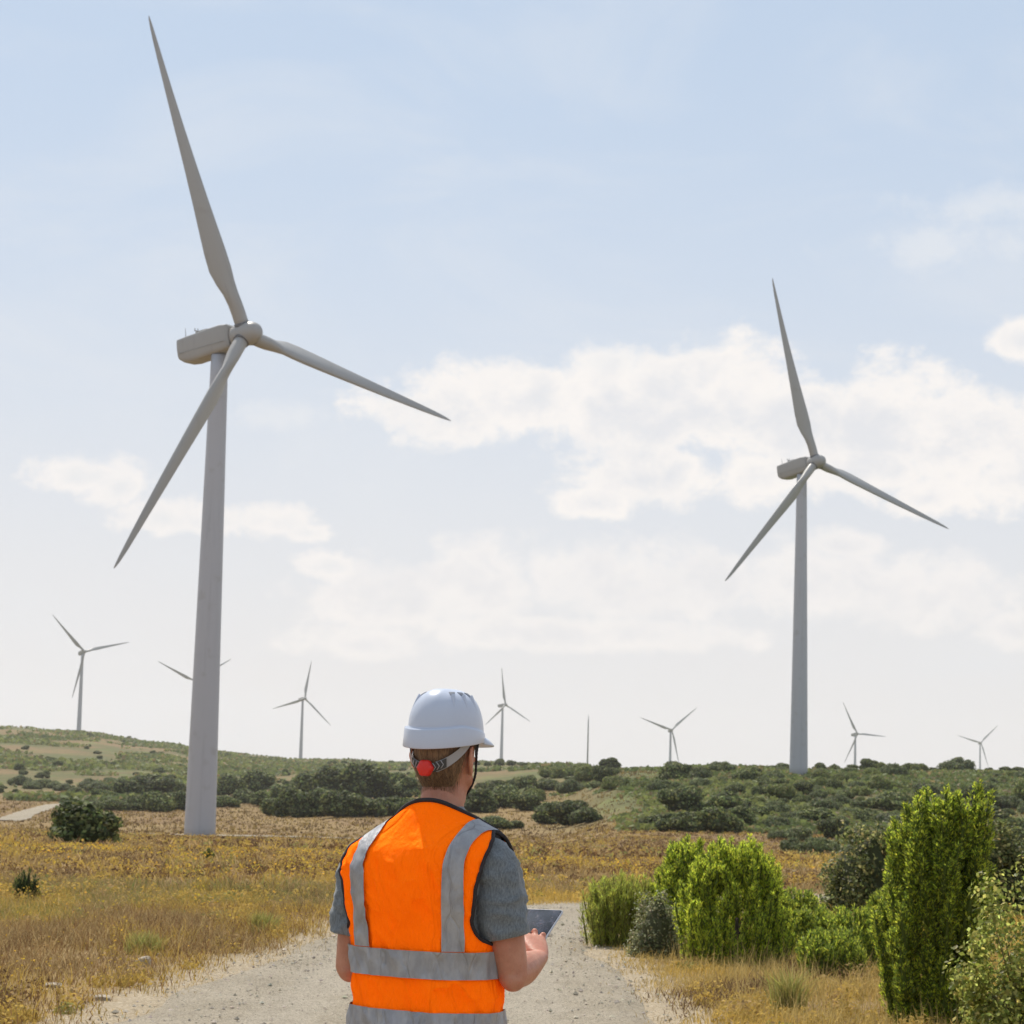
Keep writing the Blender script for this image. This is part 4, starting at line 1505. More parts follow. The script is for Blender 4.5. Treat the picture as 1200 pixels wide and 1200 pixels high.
# ------------------------------------------------------------------ shrubs, trees, rocks
def build_shrubs(M):
    OAK, OAKT = (.072, .092, .032), (.23, .255, .09)
    GRY, GRYT = (.115, .14, .058), (.23, .25, .11)
    protos = []
    for k in range(4):
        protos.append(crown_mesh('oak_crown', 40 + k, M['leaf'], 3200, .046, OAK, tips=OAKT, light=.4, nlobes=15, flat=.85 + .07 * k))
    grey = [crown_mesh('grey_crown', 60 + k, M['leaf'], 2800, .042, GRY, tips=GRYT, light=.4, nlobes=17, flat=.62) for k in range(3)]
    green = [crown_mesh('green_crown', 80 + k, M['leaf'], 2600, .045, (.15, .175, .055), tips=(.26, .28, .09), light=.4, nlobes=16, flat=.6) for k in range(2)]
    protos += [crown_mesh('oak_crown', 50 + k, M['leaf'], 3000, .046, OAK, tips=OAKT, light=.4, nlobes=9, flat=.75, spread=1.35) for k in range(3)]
    trunk = trunk_mesh('trunk', M['bark'])
    cnt = {'n': 0}
    used = []

    def shrub(px, py, wpx, label, group, kind='holm_oak', pool=protos, hs=1.0, parts=True, cat='tree', sink=.02):
        p = at(px, py)
        d = p[1]
        w = wpx / F_PX * d
        i = cnt['n']; cnt['n'] += 1
        me = pool[i % len(pool)]
        rot = random.uniform(0, 6.28)
        z = p[2] - sink * w
        sz = (w * random.uniform(.95, 1.1), w * random.uniform(.95, 1.1), w * hs * random.uniform(.9, 1.12))
        if parts:
            e = bpy.data.objects.new(kind, None); COL.objects.link(e)
            c = link('crown', me, e); t = link('trunk', trunk, e)
            c.scale = sz; t.scale = sz
        else:
            e = link(kind, me); e.scale = sz
        e.location = (p[0], p[1], z); e.rotation_euler = (0, 0, rot)
        tag(e, label, cat, group)
        used.append((px, py, wpx))
        return e

    B = 'dark evergreen oaks in the tree belt'
    for (x, y, w) in [(322, 956, 46), (345, 958, 54), (372, 957, 58), (400, 958, 54), (425, 957, 54), (452, 956, 52), (478, 955, 44), (335, 945, 52), (362, 941, 60), (393, 939, 64), (425, 937, 64), (455, 936, 64), (482, 934, 54)]:
        shrub(x, y, w, 'dark rounded oak in the dense clump between the tall tower and the man', B, hs=.92)
    for (x, y, w) in [(262, 946, 36), (286, 941, 36), (306, 945, 32), (268, 932, 40), (300, 930, 44)]:
        shrub(x, y, w, 'oak just right of the tall tower foot, before the dense clump', B, hs=.85)
    for (x, y, w) in [(112, 948, 30), (132, 950, 38), (158, 950, 46), (184, 951, 50), (206, 950, 40), (150, 938, 46), (180, 935, 54), (203, 934, 44), (120, 940, 40)]:
        shrub(x, y, w, 'evergreen oak in the belt behind the broad tower, seen to its left', B, hs=.8)
    G2 = 'dark bushes behind the man and right of him'
    for (x, y, w) in [(578, 972, 44), (604, 971, 26), (562, 952, 54), (590, 947, 52), (617, 950, 46), (578, 932, 54), (612, 928, 48), (640, 926, 40), (545, 945, 50), (530, 930, 50)]:
        shrub(x, y, w, "evergreen bush right behind the man's neck and shoulder", G2, hs=.75)
    for (x, y, w) in [(643, 966, 46), (667, 968, 52), (688, 965, 40)]:
        shrub(x, y, w, 'dark oak of the rounded clump at the field edge beside the man', 'oaks of the rounded clump at the field edge', hs=.92)
    for (x, y, w) in [(776, 972, 50), (806, 975, 62), (840, 976, 64), (868, 972, 50), (886, 962, 36), (800, 955, 60), (850, 952, 60)]:
        shrub(x, y, w, 'dark oak of the wide clump on the slope above the bright green junipers', 'oaks of the wide clump on the slope', hs=.78)
    for (x, y, w) in [(912, 984, 28), (930, 1000, 34), (955, 1003, 44), (978, 1001, 40), (998, 1004, 30)]:
        shrub(x, y, w, 'low dark bush in the row along the foot of the slope', 'low bushes along the foot of the slope', kind='low_bush', pool=grey, cat='bush')
    shrub(706, 917, 26, 'slim dark bush standing up alone on the skyline right of the mast', None, hs=1.1)
    for (x, y, w) in [(650, 912, 34), (690, 916, 38), (668, 909, 24)]:
        shrub(x, y, w, 'bush on the bare earth mound below the thin mast', 'bushes on the earth mound', kind='low_bush', pool=green, cat='bush')
    # scrub mosaic of the right slope
    rs = np.random.default_rng(21)
    pts = []
    tries = 0
    while len(pts) < 175 and tries < 12000:
        tries += 1
        x = rs.uniform(610, 1225)
        top = np.interp(x, [610, 700, 760, 850, 1000, 1225], [903, 903, 899, 897, 901, 905])
        bot = np.interp(x, [610, 690, 750, 800, 900, 950, 1225], [940, 935, 945, 950, 975, 990, 1005])
        f = rs.uniform(0, 1) ** 1.25
        y = top + (bot - top) * f
        w = (22 + 28 * f) * rs.choice([.6, .8, 1.0, 1.25, 1.7])
        if 690 < x < 770 and y > 925:
            continue
        if float(noise2(x, y * 3.2, .016, 4.0, 2)) < .40:
            continue
        if 918 < x < 950 and 896 < y < 915:
            continue
        ok = True
        for (a, b, c) in pts + used:
            if abs(a - x) < .40 * (w + c) * .8 and abs(b - y) < .12 * (w + c):
                ok = False; break
        if ok:
            pts.append((x, y, w))
    for (x, y, w) in sorted(pts, key=lambda q: q[1]):
        q = rs.uniform()
        z = 'upper right slope, close under the skyline' if y < 925 else 'lower right slope, above the near bushes'
        g = 'upper' if y < 925 else 'lower'
        if q < .5:
            shrub(x, y, w, f'dark green oak in the scrub of the {z}', f'oaks in the scrub on the {g} right slope', hs=rs.uniform(.5, .95))
        elif q < .8:
            shrub(x, y, w, f'grey green low shrub in the scrub of the {z}', f'grey shrubs in the scrub on the {g} right slope', kind='scrub_bush', pool=grey, cat='bush')
        else:
            shrub(x, y, w, f'lighter green shrub in the scrub of the {z}', f'lighter shrubs in the scrub on the {g} right slope', kind='scrub_bush', pool=green, cat='bush')
    # far hill: scattered dots and a hedge like band at its foot
    far = []
    for k in range(400):
        if len(far) >= 78:
            break
        x = rs.uniform(-10, 480)
        crest = np.interp(x, [-10, 100, 200, 300, 350, 480], [853, 860, 874, 888, 894, 896])
        f = rs.uniform(0, 1) ** .8
        y = crest + 2 + (930 - crest) * f
        w = rs.uniform(6, 15) * (.7 + .7 * f)
        if 205 < x < 262:
            continue
        if all(abs(a - x) > .35 * (w + c) or abs(b - y) > 3 for (a, b, c) in far):
            far.append((x, y, w))
    for (x, y, w) in far + [(x, 923 + random.uniform(-4, 6), random.uniform(20, 32)) for x in range(25, 205, 13)] + [(x, 896 + random.uniform(0, 4), random.uniform(8, 16)) for x in range(375, 640, 14)]:
        foot = w > 18
        shrub(x, y, w, 'scrub bush in the hedge like band along the foot of the far hill' if foot else ('small bush on the distant skyline behind the man and the dense tree clump' if x > 370 and y < 902 else 'small dark bush dotted on the far hillside'),
              'bushes at the foot of the far hill' if foot else ('small bushes on the distant skyline' if x > 370 and y < 902 else 'small bushes dotted on the far hillside'), kind='hill_bush', pool=grey if foot else protos, parts=False, cat='bush', hs=.8)
    for (x, y, w, l) in [(52, 866, 11, 'small round tree near the hill crest left of the turbine on the hill'), (151, 865, 8, 'pair of tiny trees on the hill crest right of the hill turbine'), (158, 866, 5, 'tiny tree beside the larger one on the bare hill crest')]:
        l = l.replace('pair of tiny trees', 'larger of two tiny trees')
        shrub(x, y, w, l, None, kind='hill_tree', parts=False, hs=1.0)

    # field bushes
    e = shrub(95, 991, 86, 'big round dark bush standing alone in the field left of the tall tower', None, kind='oak_bush', cat='bush', hs=.88)
    shrub(120, 990, 40, 'low olive tail of scrub at the right of the big round dark bush', None, kind='olive_bush', pool=green, cat='bush', hs=.7)

    # ---- near plants
    def near(name, px, d, me, label, cat='bush', trunk_h=None, group=None):
        p = gnd(px, d)
        e = bpy.data.objects.new(name, None); COL.objects.link(e)
        e.location = (p[0], p[1], p[2] - .01)
        link('foliage', me, e)
        if trunk_h:
            link('trunk', trunk_mesh('trunk', M['bark'], trunk_h, .028), e)
        tag(e, label, cat, group)
        return e
    JB, JT = (.135, .175, .032), (.49, .545, .06)
    r = np.random.default_rng(31)

    def clump(w, h, n, r0, tops=None, dome=True, dy=.8):
        out = []
        for k in range(n):
            a = r.uniform(0, 6.28); q = math.sqrt((k + .5) / n)
            x, y = .5 * w * q * math.cos(a + k * 2.4) * .86, .5 * w * dy * q * math.sin(a + k * 2.4)
            hh = (h * (1 - .42 * q ** 2.2) if dome else h * (1 - .2 * q)) * r.uniform(.86, 1.05)
            if tops is not None:
                hh = float(np.interp(x / w, tops[0], tops[1])) * h * r.uniform(.9, 1.03)
            out.append((x, y, -.02, hh, r0 * r.uniform(.8, 1.2), x * .22, y * .2))
        return out
    def flames(w, h, n, env, ln, fr, dy=.8, z1=.97):
        """flame shaped sprays all over an envelope; env = list of (height fraction, half width fraction)"""
        out = []
        ez, ew = [a for a, b in env], [b for a, b in env]
        im = int(np.argmax(ew))
        dw, dz = ew[im:][::-1], ez[im:][::-1]
        for k in range(n):
            t = (k + r.uniform(0, 1)) / n * z1
            a = k * 2.39996 + r.uniform(-.5, .5)
            bump_ = .70 + .55 * float(vnoise(np.array([math.cos(a) * 1.7 + w * 9, math.sin(a) * 1.7, t * 3.2])))
            q = float(np.interp(t, ez, ew)) * w * bump_ * r.uniform(.55, 1.0)
            l_ = ln * r.uniform(.65, 1.35)
            z0 = t * h - l_ * .45
            if z0 < -.03:
                z0 = -.03
            cap_ = h * float(np.interp(q / w, dw, dz)) * r.uniform(.93, 1.07)
            if z0 + l_ > cap_:
                z0 = max(-.03, cap_ - l_)
                l_ = min(l_, cap_ - z0)
            if l_ < .05:
                continue
            out.append((q * math.cos(a), q * math.sin(a) * dy, z0, l_, fr * r.uniform(.7, 1.3), l_ * .22 * math.cos(a), l_ * .22 * math.sin(a)))
        return out
    ROUND = [(0, .40), (.12, .47), (.35, .50), (.6, .44), (.8, .32), (.93, .17), (1, .04)]
    BROAD = [(0, .34), (.3, .46), (.6, .48), (.8, .38), (.95, .2), (1, .05)]
    # tall columnar juniper
    d = 15.2; s = d / F_PX
    COLM = [(0, .34), (.06, .42), (.2, .46), (.5, .50), (.68, .46), (.84, .36), (.95, .16), (1, .05)]
    pl = flames(120 * s, 262 * s, 330, COLM, .26, .058, .9)
    pl += [(x - 14 * s + 48 * s, y, z, l, q, lx, ly) for (x, y, z, l, q, lx, ly) in flames(54 * s, 284 * s, 90, [(0, .1), (.5, .3), (.75, .5), (.9, .36), (1, .08)], .24, .05, .9)]
    near('juniper_tree', 1094, d, plume_mesh('foliage', pl, M['leaf_near'], 150, .025, JB, JT, 5, .40, .30, .8, core=.34), 'tall columnar green juniper with yellow green tips at the right roadside', 'tree', .9)
    # bright rounded juniper and the one behind it
    d = 19.8; s = d / F_PX
    near('juniper_bush', 862, d, plume_mesh('foliage', flames(138 * s, 140 * s, 340, ROUND, .24, .044, .9), M['leaf_near'], 112, .030, JB, JT, 6, .55, .26, .4, core=.30), 'big bright green rounded juniper in the middle of the right verge', 'bush', .4)
    d = 21.3; s = d / F_PX
    near('juniper_bush', 806, d, plume_mesh('foliage', flames(92 * s, 124 * s, 180, [(0, .40), (.3, .50), (.6, .40), (.85, .2), (1, .04)], .27, .046, .9), M['leaf_near'], 112, .034, JB, JT, 7, .5, .26, .4, core=.30), 'bright green pointed juniper behind the left of the big rounded one', 'bush', .4)
    # olive broom like shrub by the road
    d = 21.5; s = d / F_PX
    near('broom_bush', 738, d, plume_mesh('foliage', flames(108 * s, 80 * s, 210, BROAD, .30, .032, .8), M['leaf_near'], 80, .045, (.20, .20, .055), (.38, .41, .07), 8, .55, .14, .35, core=.3), 'olive and brown upright broom shrub at the road bend', 'bush', .25)
    d = 20.3; s = d / F_PX
    near('grey_bush', 772, d, crown_scaled('foliage', 71, M['leaf_near'], 5200, .016, (.16, .165, .08), (.32, .32, .19), 70 * s, 88 * s, 60 * s), 'small grey green twiggy bush in front of the junipers', 'bush', .25)
    # dark oak behind the tall juniper
    d = 27; s = d / F_PX
    near('oak_tree', 1020, d, crown_scaled('foliage', 72, M['leaf_near'], 11000, .034, (.085, .098, .034), (.25, .24, .09), 140 * s, 126 * s, 120 * s), 'dark oak with olive leaves behind the left of the tall juniper', 'tree', .5)
    near('oak_tree', 1170, d + .8, crown_scaled('foliage', 73, M['leaf_near'], 11000, .034, (.085, .098, .034), (.25, .24, .09), 130 * s, 128 * s, 110 * s), 'dark oak with olive leaves behind the right of the tall juniper', 'tree', .5)
    # low junipers between
    for (px, d, w, h, l) in [(972, 18.6, 84, 56, 'low yellow green juniper at the front of the gap between the rounded and columnar ones'), (1002, 19.2, 96, 74, 'low bright green juniper touching the left of the tall juniper'), (953, 20.8, 62, 56, 'low spreading juniper between the big rounded one and the low bright one'), (935, 24.0, 60, 50, 'dull green low shrub behind the right of the big rounded juniper'), (1040, 21.5, 60, 70, 'low juniper half hidden behind the foot of the tall juniper')]:
        s = d / F_PX
        near('low_juniper', px, d, plume_mesh('foliage', flames(w * s, h * s, 95, ROUND, .22, .042, .85), M['leaf_near'], 95, .034, (.13, .17, .035), (.40, .44, .055), int(px), .42, .27, .5, core=.4), l, 'bush', .2)
    # leafy oak at the lower right corner
    d = 13.3; s = d / F_PX
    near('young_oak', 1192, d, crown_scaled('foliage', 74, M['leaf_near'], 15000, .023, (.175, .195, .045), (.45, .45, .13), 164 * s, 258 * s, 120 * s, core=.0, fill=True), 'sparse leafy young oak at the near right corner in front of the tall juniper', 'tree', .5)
    d = 30; s = d / F_PX
    near('oak_bush', 897, d, crown_scaled('foliage', 75, M['leaf_near'], 2600, .035, (.05, .06, .03), (.11, .12, .055), 52 * s, 50 * s, 44 * s), 'dark bush peeping out behind the top of the big rounded juniper', 'bush', .3)
    # small lone shrubs in the left field
    d = 26; s = d / F_PX
    near('juniper_shrub', 42, d, plume_mesh('foliage', clump(27 * s, 40 * s, 7, .07), M['leaf_near'], 60, .04, (.045, .06, .02), (.10, .12, .035), 12, .3), 'small dark upright juniper alone in the field at the left', 'bush', .15)
    d = 44; s = d / F_PX
    near('juniper_shrub', 251, d, plume_mesh('foliage', clump(12 * s, 17 * s, 5, .08), M['leaf_near'], 60, .04, (.06, .075, .02), (.12, .14, .035), 13, .3), 'tiny green shrub in the field below the tall tower', 'bush', .1)
    # green grass tufts
    for (px, d, w, h, l) in [(925, 15.7, 46, 52, 'green grass tuft in the dry verge below the junipers'), (318, 21.6, 40, 26, 'green grass tuft by the left road edge'), (182, 19.2, 56, 26, 'pale green tuft in the left field near the white stones'), (905, 38, 40, 12, 'flat green weed patch in the field behind the junipers')]:
        s = d / F_PX; n = 420
        a = r.uniform(0, 6.28, n); q = r.uniform(0, 1, n) * w * s * .42
        v, f, c = blades(np.stack([q * np.cos(a), q * np.sin(a), np.zeros(n)], -1), h * s * r.uniform(.5, 1.2, n), np.full(n, .0035 * d / 16), r.uniform(.1, .8, n), r, vary((.38, .35, .11), n, r, .35, .15))
        p = gnd(px, d)
        e = link('grass_tuft', mesh_np('grass_tuft', v, f, M['grass'], c), None, tuple(p)); tag(e, l, 'grass tuft')
    # stones
    for (px, py, w, h, l) in [(168, 1132, 26, 14, 'pale flat stone lying tilted in the left field'), (152, 1139, 16, 6, 'small pale stone just below the tilted flat one'), (120, 1172, 26, 7, 'flat buff stone half buried near the lower left edge'), (187, 1121, 8, 5, 'little white pebble stone above the tilted flat stone'), (278, 1112, 9, 5, 'little pale stone at the left road edge'), (63, 1157, 28, 6, 'flat buff stone in the brown grass at the far left')]:
        p = at(px, py); s = p[1] / F_PX
        bm = bmesh.new(); bmesh.ops.create_icosphere(bm, subdivisions=3, radius=.5)
        sd = r.uniform(0, 50)
        for v in bm.verts:
            n_ = float(fbm(np.array([v.co.x * 2.2 + sd, v.co.y * 2.2, v.co.z * 2.2]), 3))
            v.co *= .7 + .6 * n_
            for q in range(3):
                v.co[q] = math.copysign(min(abs(v.co[q]), .36), v.co[q])
        me = bpy.data.meshes.new('stone'); bm.to_mesh(me); bm.free(); me.materials.append(M['stone'])
        e = link('stone', me, None, (p[0], p[1], p[2] + h * s * .25)); e.scale = (w * s * .95, w * s * .7, h * s * 1.3)
        e.rotation_euler = (.1, R(-18) if w == 26 and h == 14 else .05, r.uniform(-.5, .5))
        tag(e, l, 'stone')


def crown_scaled(name, seed, mat, nl, leaf, base, tips, w, h, dp, core=.8, fill=False):
    """near broadleaf crown of size w x dp x h metres built from many twig clusters"""
    rng = np.random.default_rng(seed)
    n = 90
    # cluster centres fill an irregular dome
    D = rand_dirs(n, rng); D[:, 2] = np.abs(D[:, 2])
    rr = rng.uniform(.45 if not fill else .25, 1, n) ** .6
    C = D * rr[:, None] * np.array([w * .46, dp * .46, h * .86])
    C[:, 2] = C[:, 2] + h * .04
    low = rng.uniform(0, 1, n) < .4
    C[low, 2] *= .4
    cr = rng.uniform(.10, .17, n) * (w + h) * .5
    idx = rng.integers(0, n, nl)
    dirs = rand_dirs(nl, rng)
    P = C[idx] + dirs * cr[idx][:, None] * (rng.uniform(0, 1, nl) ** .45)[:, None]
    P[:, 2] = np.abs(P[:, 2]) + .01
    Nn = dirs + .8 * rand_dirs(nl, rng) + np.array([0, 0, .35]); Nn /= np.linalg.norm(Nn, axis=1)[:, None]
    v, f = leaf_quads(P, Nn, leaf, rng, 1.5)
    c = vary(base, nl, rng, .3)
    k = rng.uniform(0, 1, nl) < .32
    c[k] = vary(tips, int(k.sum()), rng, .3)
    c = np.repeat(c, 4, 0)
    # twigs as thin quads from the stem to the clusters
    tv, tf = [], []
    for q in range(n):
        a = np.array([0, 0, h * .12 + .3 * C[q, 2] * .5]); b = C[q]
        sd = np.cross(b - a, [0.3, .2, 1.0]); sd /= np.linalg.norm(sd) + 1e-9
        i = len(tv); t0 = .006 + .004 * w
        tv += [a - sd * t0, a + sd * t0, b + sd * t0 * .3, b - sd * t0 * .3]; tf.append((i, i + 1, i + 2, i + 3))
    tv = np.array(tv); tf = np.array(tf)
    V = np.concatenate([v, tv]); Fq = np.concatenate([f, tf + len(v)])
    cc = np.concatenate([c, np.repeat(np.array([(.09, .07, .05)]), len(tv), 0)])
    if core > 0:
        th, ph = np.meshgrid(np.linspace(.05, math.pi * .5, 8), np.linspace(0, 2 * math.pi, 14, endpoint=False), indexing='ij')
        d = np.stack([np.sin(th) * np.cos(ph), np.sin(th) * np.sin(ph), np.cos(th)], -1).reshape(-1, 3)
        q = d * np.array([w * .34, dp * .34, h * .62]) * (.75 + .5 * vnoise(d * 3 + seed))[:, None]
        b = len(V)
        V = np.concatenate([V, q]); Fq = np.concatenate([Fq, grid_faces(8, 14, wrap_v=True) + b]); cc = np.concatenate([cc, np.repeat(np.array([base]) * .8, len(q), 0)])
    return mesh_np(name, V, Fq, mat, cc)


# ------------------------------------------------------------------ materials of the scene
def make_materials():
    M = {}
    # ground: patches of straw, brown earth and green, mixed by position
    m, t, b = new_mat('ground')
    pos = t.n('ShaderNodeNewGeometry').outputs['Position']
    st = t.scale(pos, (1.0, .5, 1.0))
    n1 = t.noise(st, .35, 5, .6); n2 = t.noise(st, 2.2, 5, .65); n3 = t.noise(pos, 14, 4, .7)
    c = t.mix(t.ramp(n1, .38, .62), (.20, .125, .065), (.34, .235, .11))
    c = t.mix(t.math('MULTIPLY', t.ramp(n2, .5, .62), .6), c, (.38, .27, .11))
    c = t.mix(t.math('MULTIPLY', t.ramp(n2, .47, .36), .6), c, (.12, .07, .035))
    c = t.mix(t.math('MULTIPLY', t.ramp(n3, .55, .75), .5), c, (.42, .33, .19))
    rw = t.n('ShaderNodeVertexColor', layer_name='Col').outputs[0]
    n5 = t.noise(pos, 3.2, 6, .7)
    rwm = t.ramp(t.math('ADD', rw, t.math('MULTIPLY', t.math('SUBTRACT', n5, .5), 1.4)), .30, .75)
    vo = t.n('ShaderNodeTexVoronoi'); vo.inputs['Scale'].default_value = 60; t.l(pos, vo.inputs['Vector'])
    sp_ = t.n('ShaderNodeSeparateColor'); t.l(vo.outputs['Color'], sp_.inputs[0])
    gr = t.mix(sp_.outputs[0], (.29, .225, .145), (.46, .38, .27))
    c = t.mix(rwm, c, gr)
    # far fields and hills
    sep = t.n('ShaderNodeSeparateXYZ'); t.l(pos, sep.inputs[0])
    fm = t.math('MULTIPLY', t.ramp(sep.outputs['Y'], 270, 400), t.math('MAXIMUM', t.ramp(sep.outputs['Y'], 520, 760), t.ramp(t.math('DIVIDE', sep.outputs['X'], sep.outputs['Y']), -.01, .06)))
    fs = t.scale(pos, (1.0, .45, 1.0))
    f1 = t.noise(fs, .014, 8, .66); f2 = t.noise(fs, .06, 7, .7); f3 = t.noise(pos, .5, 5, .7)
    rt = t.ramp(t.math('DIVIDE', sep.outputs['X'], sep.outputs['Y']), -.02, .07, 0, .16)
    fc = t.mix(t.ramp(t.math('ADD', f1, rt), .42, .58), (.215, .145, .07), (.115, .115, .042))
    fc = t.mix(t.math('MULTIPLY', t.ramp(f2, .52, .66), .8), fc, (.15, .18, .055))
    fc = t.mix(t.math('MULTIPLY', t.ramp(f2, .46, .34), .7), fc, (.20, .13, .07))
    fc = t.mix(t.math('MULTIPLY', t.ramp(f3, .5, .62), .55), fc, (.075, .085, .035))
    c = t.mix(fm, c, fc)
    # mid distance: dry straw band and a rust band
    mb_ = t.math('MULTIPLY', t.ramp(sep.outputs['Y'], 60, 140), t.math('SUBTRACT', 1.0, fm))
    m3 = t.noise(t.scale(pos, (1, .25, 1)), .05, 4, .6)
    mc = t.mix(t.ramp(m3, .4, .6), (.22, .15, .058), (.15, .088, .04))
    c = t.mix(t.math('MULTIPLY', mb_, .55), c, mc)
    t.put(b.inputs['Base Color'], c)
    b.inputs['Roughness'].default_value = .95; b.inputs['Specular IOR Level'].default_value = .15
    bump(t, b, t.math('ADD', n2, n3), .7, .06)
    M['ground'] = m
    # gravel
    for nm, sc in (('gravel', 1.0), ('gravel_far', .2)):
        m, t, b = new_mat(nm)
        pos = t.n('ShaderNodeNewGeometry').outputs['Position']
        n1 = t.noise(pos, 1.1 * sc, 5, .6); n2 = t.noise(pos, 55 * sc, 3, .7); n3 = t.noise(t.scale(pos, (1, .35, 1)), 5 * sc, 4, .6)
        vo = t.n('ShaderNodeTexVoronoi'); vo.inputs['Scale'].default_value = 75 * sc; t.l(pos, vo.inputs['Vector'])
        n4 = t.noise(pos, 9 * sc, 5, .7)
        c = t.mix(t.ramp(n1, .3, .7), (.40, .335, .24), (.50, .425, .32))
        c = t.mix(t.math('MULTIPLY', t.ramp(n4, .5, .7), .3), c, (.28, .23, .165))
        sp = t.n('ShaderNodeSeparateColor'); t.l(vo.outputs['Color'], sp.inputs[0])
        if nm == 'gravel':
            rut = t.n('ShaderNodeVertexColor', layer_name='Col').outputs[0]
            nr = t.noise(pos, 2.4, 5, .65)
            rm = t.ramp(t.math('ADD', rut, t.math('MULTIPLY', t.math('SUBTRACT', nr, .5), 1.2)), .35, .8)
            c = t.mix(t.math('MULTIPLY', rm, .55), c, (.53, .46, .36))
        c = t.mix(t.math('MULTIPLY', t.ramp(sp.outputs[0], .55, .95), .6), c, (.56, .485, .375))
        c = t.mix(t.math('MULTIPLY', t.ramp(sp.outputs[1], .70, .95), .75), c, (.24, .20, .155))
        c = t.mix(t.math('MULTIPLY', t.ramp(n3, .5, .7), .35), c, (.30, .25, .185))
        t.put(b.inputs['Base Color'], c)
        b.inputs['Roughness'].default_value = .9; b.inputs['Specular IOR Level'].default_value = .2
        bump(t, b, t.math('ADD', vo.outputs['Distance'], t.math('ADD', n2, n4)), 1.0, .02 / sc)
        M[nm] = m
    M['grass'] = leaf_mat('grass', (1, 1, 1), .35, .8, objvar=0, tboost=1.1, spec=.1)
    M['leaf'] = leaf_mat('leaf', (1, 1, 1), .38, .6, objvar=.22, tboost=1.3, spec=.2)
    M['leaf_near'] = leaf_mat('leaf_near', (1, 1, 1), .50, .5, objvar=.06, tboost=1.7, spec=.3)
    m = leaf_mat('stone_attr', (1, 1, 1), 0, .9, objvar=0, spec=.2); M['stone_attr'] = m
    M['bark'] = simple('bark', (.11, .085, .06), .9, .3, 12, .5, 40)
    M['stone'] = simple('stone', (.44, .37, .28), .9, .25, 9, .6, 20, .02)
    # turbine paint: weathered off white with faint rain streaks
    for nm, cc in (('turbine', (.36, .35, .335)), ('tower', (.445, .45, .48))):
        m, t, b = new_mat(nm)
        tc = t.n('ShaderNodeTexCoord').outputs['Object']
        n = t.noise(t.scale(tc, (1.2, 1.2, .06)), 1.6, 5, .6); n2 = t.noise(tc, .5, 4)
        c = t.mix(t.ramp(n, .5, .85), cc, tuple(x * .84 for x in cc))
        c = t.mix(t.math('MULTIPLY', t.ramp(n2, .55, .75), .3), c, (.29, .27, .235))
        t.put(b.inputs['Base Color'], c); b.inputs['Roughness'].default_value = .42; b.inputs['Specular IOR Level'].default_value = .35
        M[nm] = m
    M['turbine_grey'] = simple('turbine_grey', (.30, .30, .30), .5)
    M['turbine_dark'] = simple('turbine_dark', (.13, .13, .135), .6)
    # person
    m, t, b = new_mat('skin')
    tc = t.n('ShaderNodeTexCoord').outputs['Object']
    n = t.noise(tc, 22, 5, .6); n2 = t.noise(tc, 130, 3, .6); n3 = t.noise(tc, 7, 3)
    c = t.mix(t.ramp(n, .3, .7), (.45, .19, .115), (.53, .25, .16))
    c = t.mix(t.math('MULTIPLY', t.ramp(n2, .56, .72), .35), c, (.34, .13, .07))
    c = t.mix(t.math('MULTIPLY', t.ramp(n3, .45, .7), .35), c, (.50, .17, .115))
    t.put(b.inputs['Base Color'], c)
    b.inputs['Roughness'].default_value = .55
    b.inputs['Subsurface Weight'].default_value = .25; b.inputs['Subsurface Radius'].default_value = (1, .3, .15); b.inputs['Subsurface Scale'].default_value = .012
    bump(t, b, t.math('ADD', n2, t.noise(tc, 60, 3)), .35, .003)
    M['skin'] = m
    # fluorescent orange knit: it turns blue and ultraviolet light into orange, so its red reflectance is above one
    m, t, b = new_mat('hivis')
    tc = t.n('ShaderNodeTexCoord').outputs['Object']
    n = t.noise(tc, 9, 4)
    t.put(b.inputs['Base Color'], t.mix(t.ramp(n, .3, .7), (1.0, .150, .004), (1.0, .185, .006)))
    b.inputs['Roughness'].default_value = .75; b.inputs['Specular IOR Level'].default_value = .15
    df = t.n('ShaderNodeBsdfDiffuse'); df.inputs['Color'].default_value = (1.9, .26, .002, 1)
    mx = t.n('ShaderNodeMixShader'); mx.inputs[0].default_value = .75
    t.l(b.outputs[0], mx.inputs[1]); t.l(df.outputs[0], mx.inputs[2])
    t.l(mx.outputs[0], m.node_tree.nodes['Material Output'].inputs['Surface'])
    wv = t.noise(tc, 420, 2)
    wr = t.noise(t.scale(tc, (1, 1, .35)), 22, 4, .6)
    hsum = t.math('MULTIPLY_ADD', wv, .10, t.math('MULTIPLY_ADD', crease(t, tc, (1, 1, .22), 6), .2, wr))
    bump(t, b, hsum, .9, .022)
    t.l(b.inputs['Normal'].links[0].from_socket, df.inputs['Normal'])
    M['hivis'] = m
    m, t, b = new_mat('reflex')
    tc = t.n('ShaderNodeTexCoord').outputs['Object']
    n = t.noise(t.scale(tc, (1, 1, .5)), 26, 4, .6); n2 = t.noise(tc, 700, 2)
    cr = crease(t, tc, (1, 1, .16), 11)
    t.put(b.inputs['Base Color'], t.mix(t.ramp(n, .35, .7), (.30, .30, .315), (.42, .42, .43)))
    b.inputs['Roughness'].default_value = .5; b.inputs['Metallic'].default_value = .25
    bump(t, b, t.math('MULTIPLY_ADD', n2, .1, t.math('MULTIPLY_ADD', cr, .45, n)), .6, .012)
    M['reflex'] = m
    m, t, b = new_mat('tshirt')
    tc = t.n('ShaderNodeTexCoord').outputs['Object']
    n = t.noise(tc, 600, 2, .7); n2 = t.noise(t.scale(tc, (1, 1, .3)), 260, 3, .7); n3 = t.noise(tc, 6, 3)
    c = t.mix(t.ramp(n2, .35, .65), (.125, .145, .16), (.215, .24, .255))
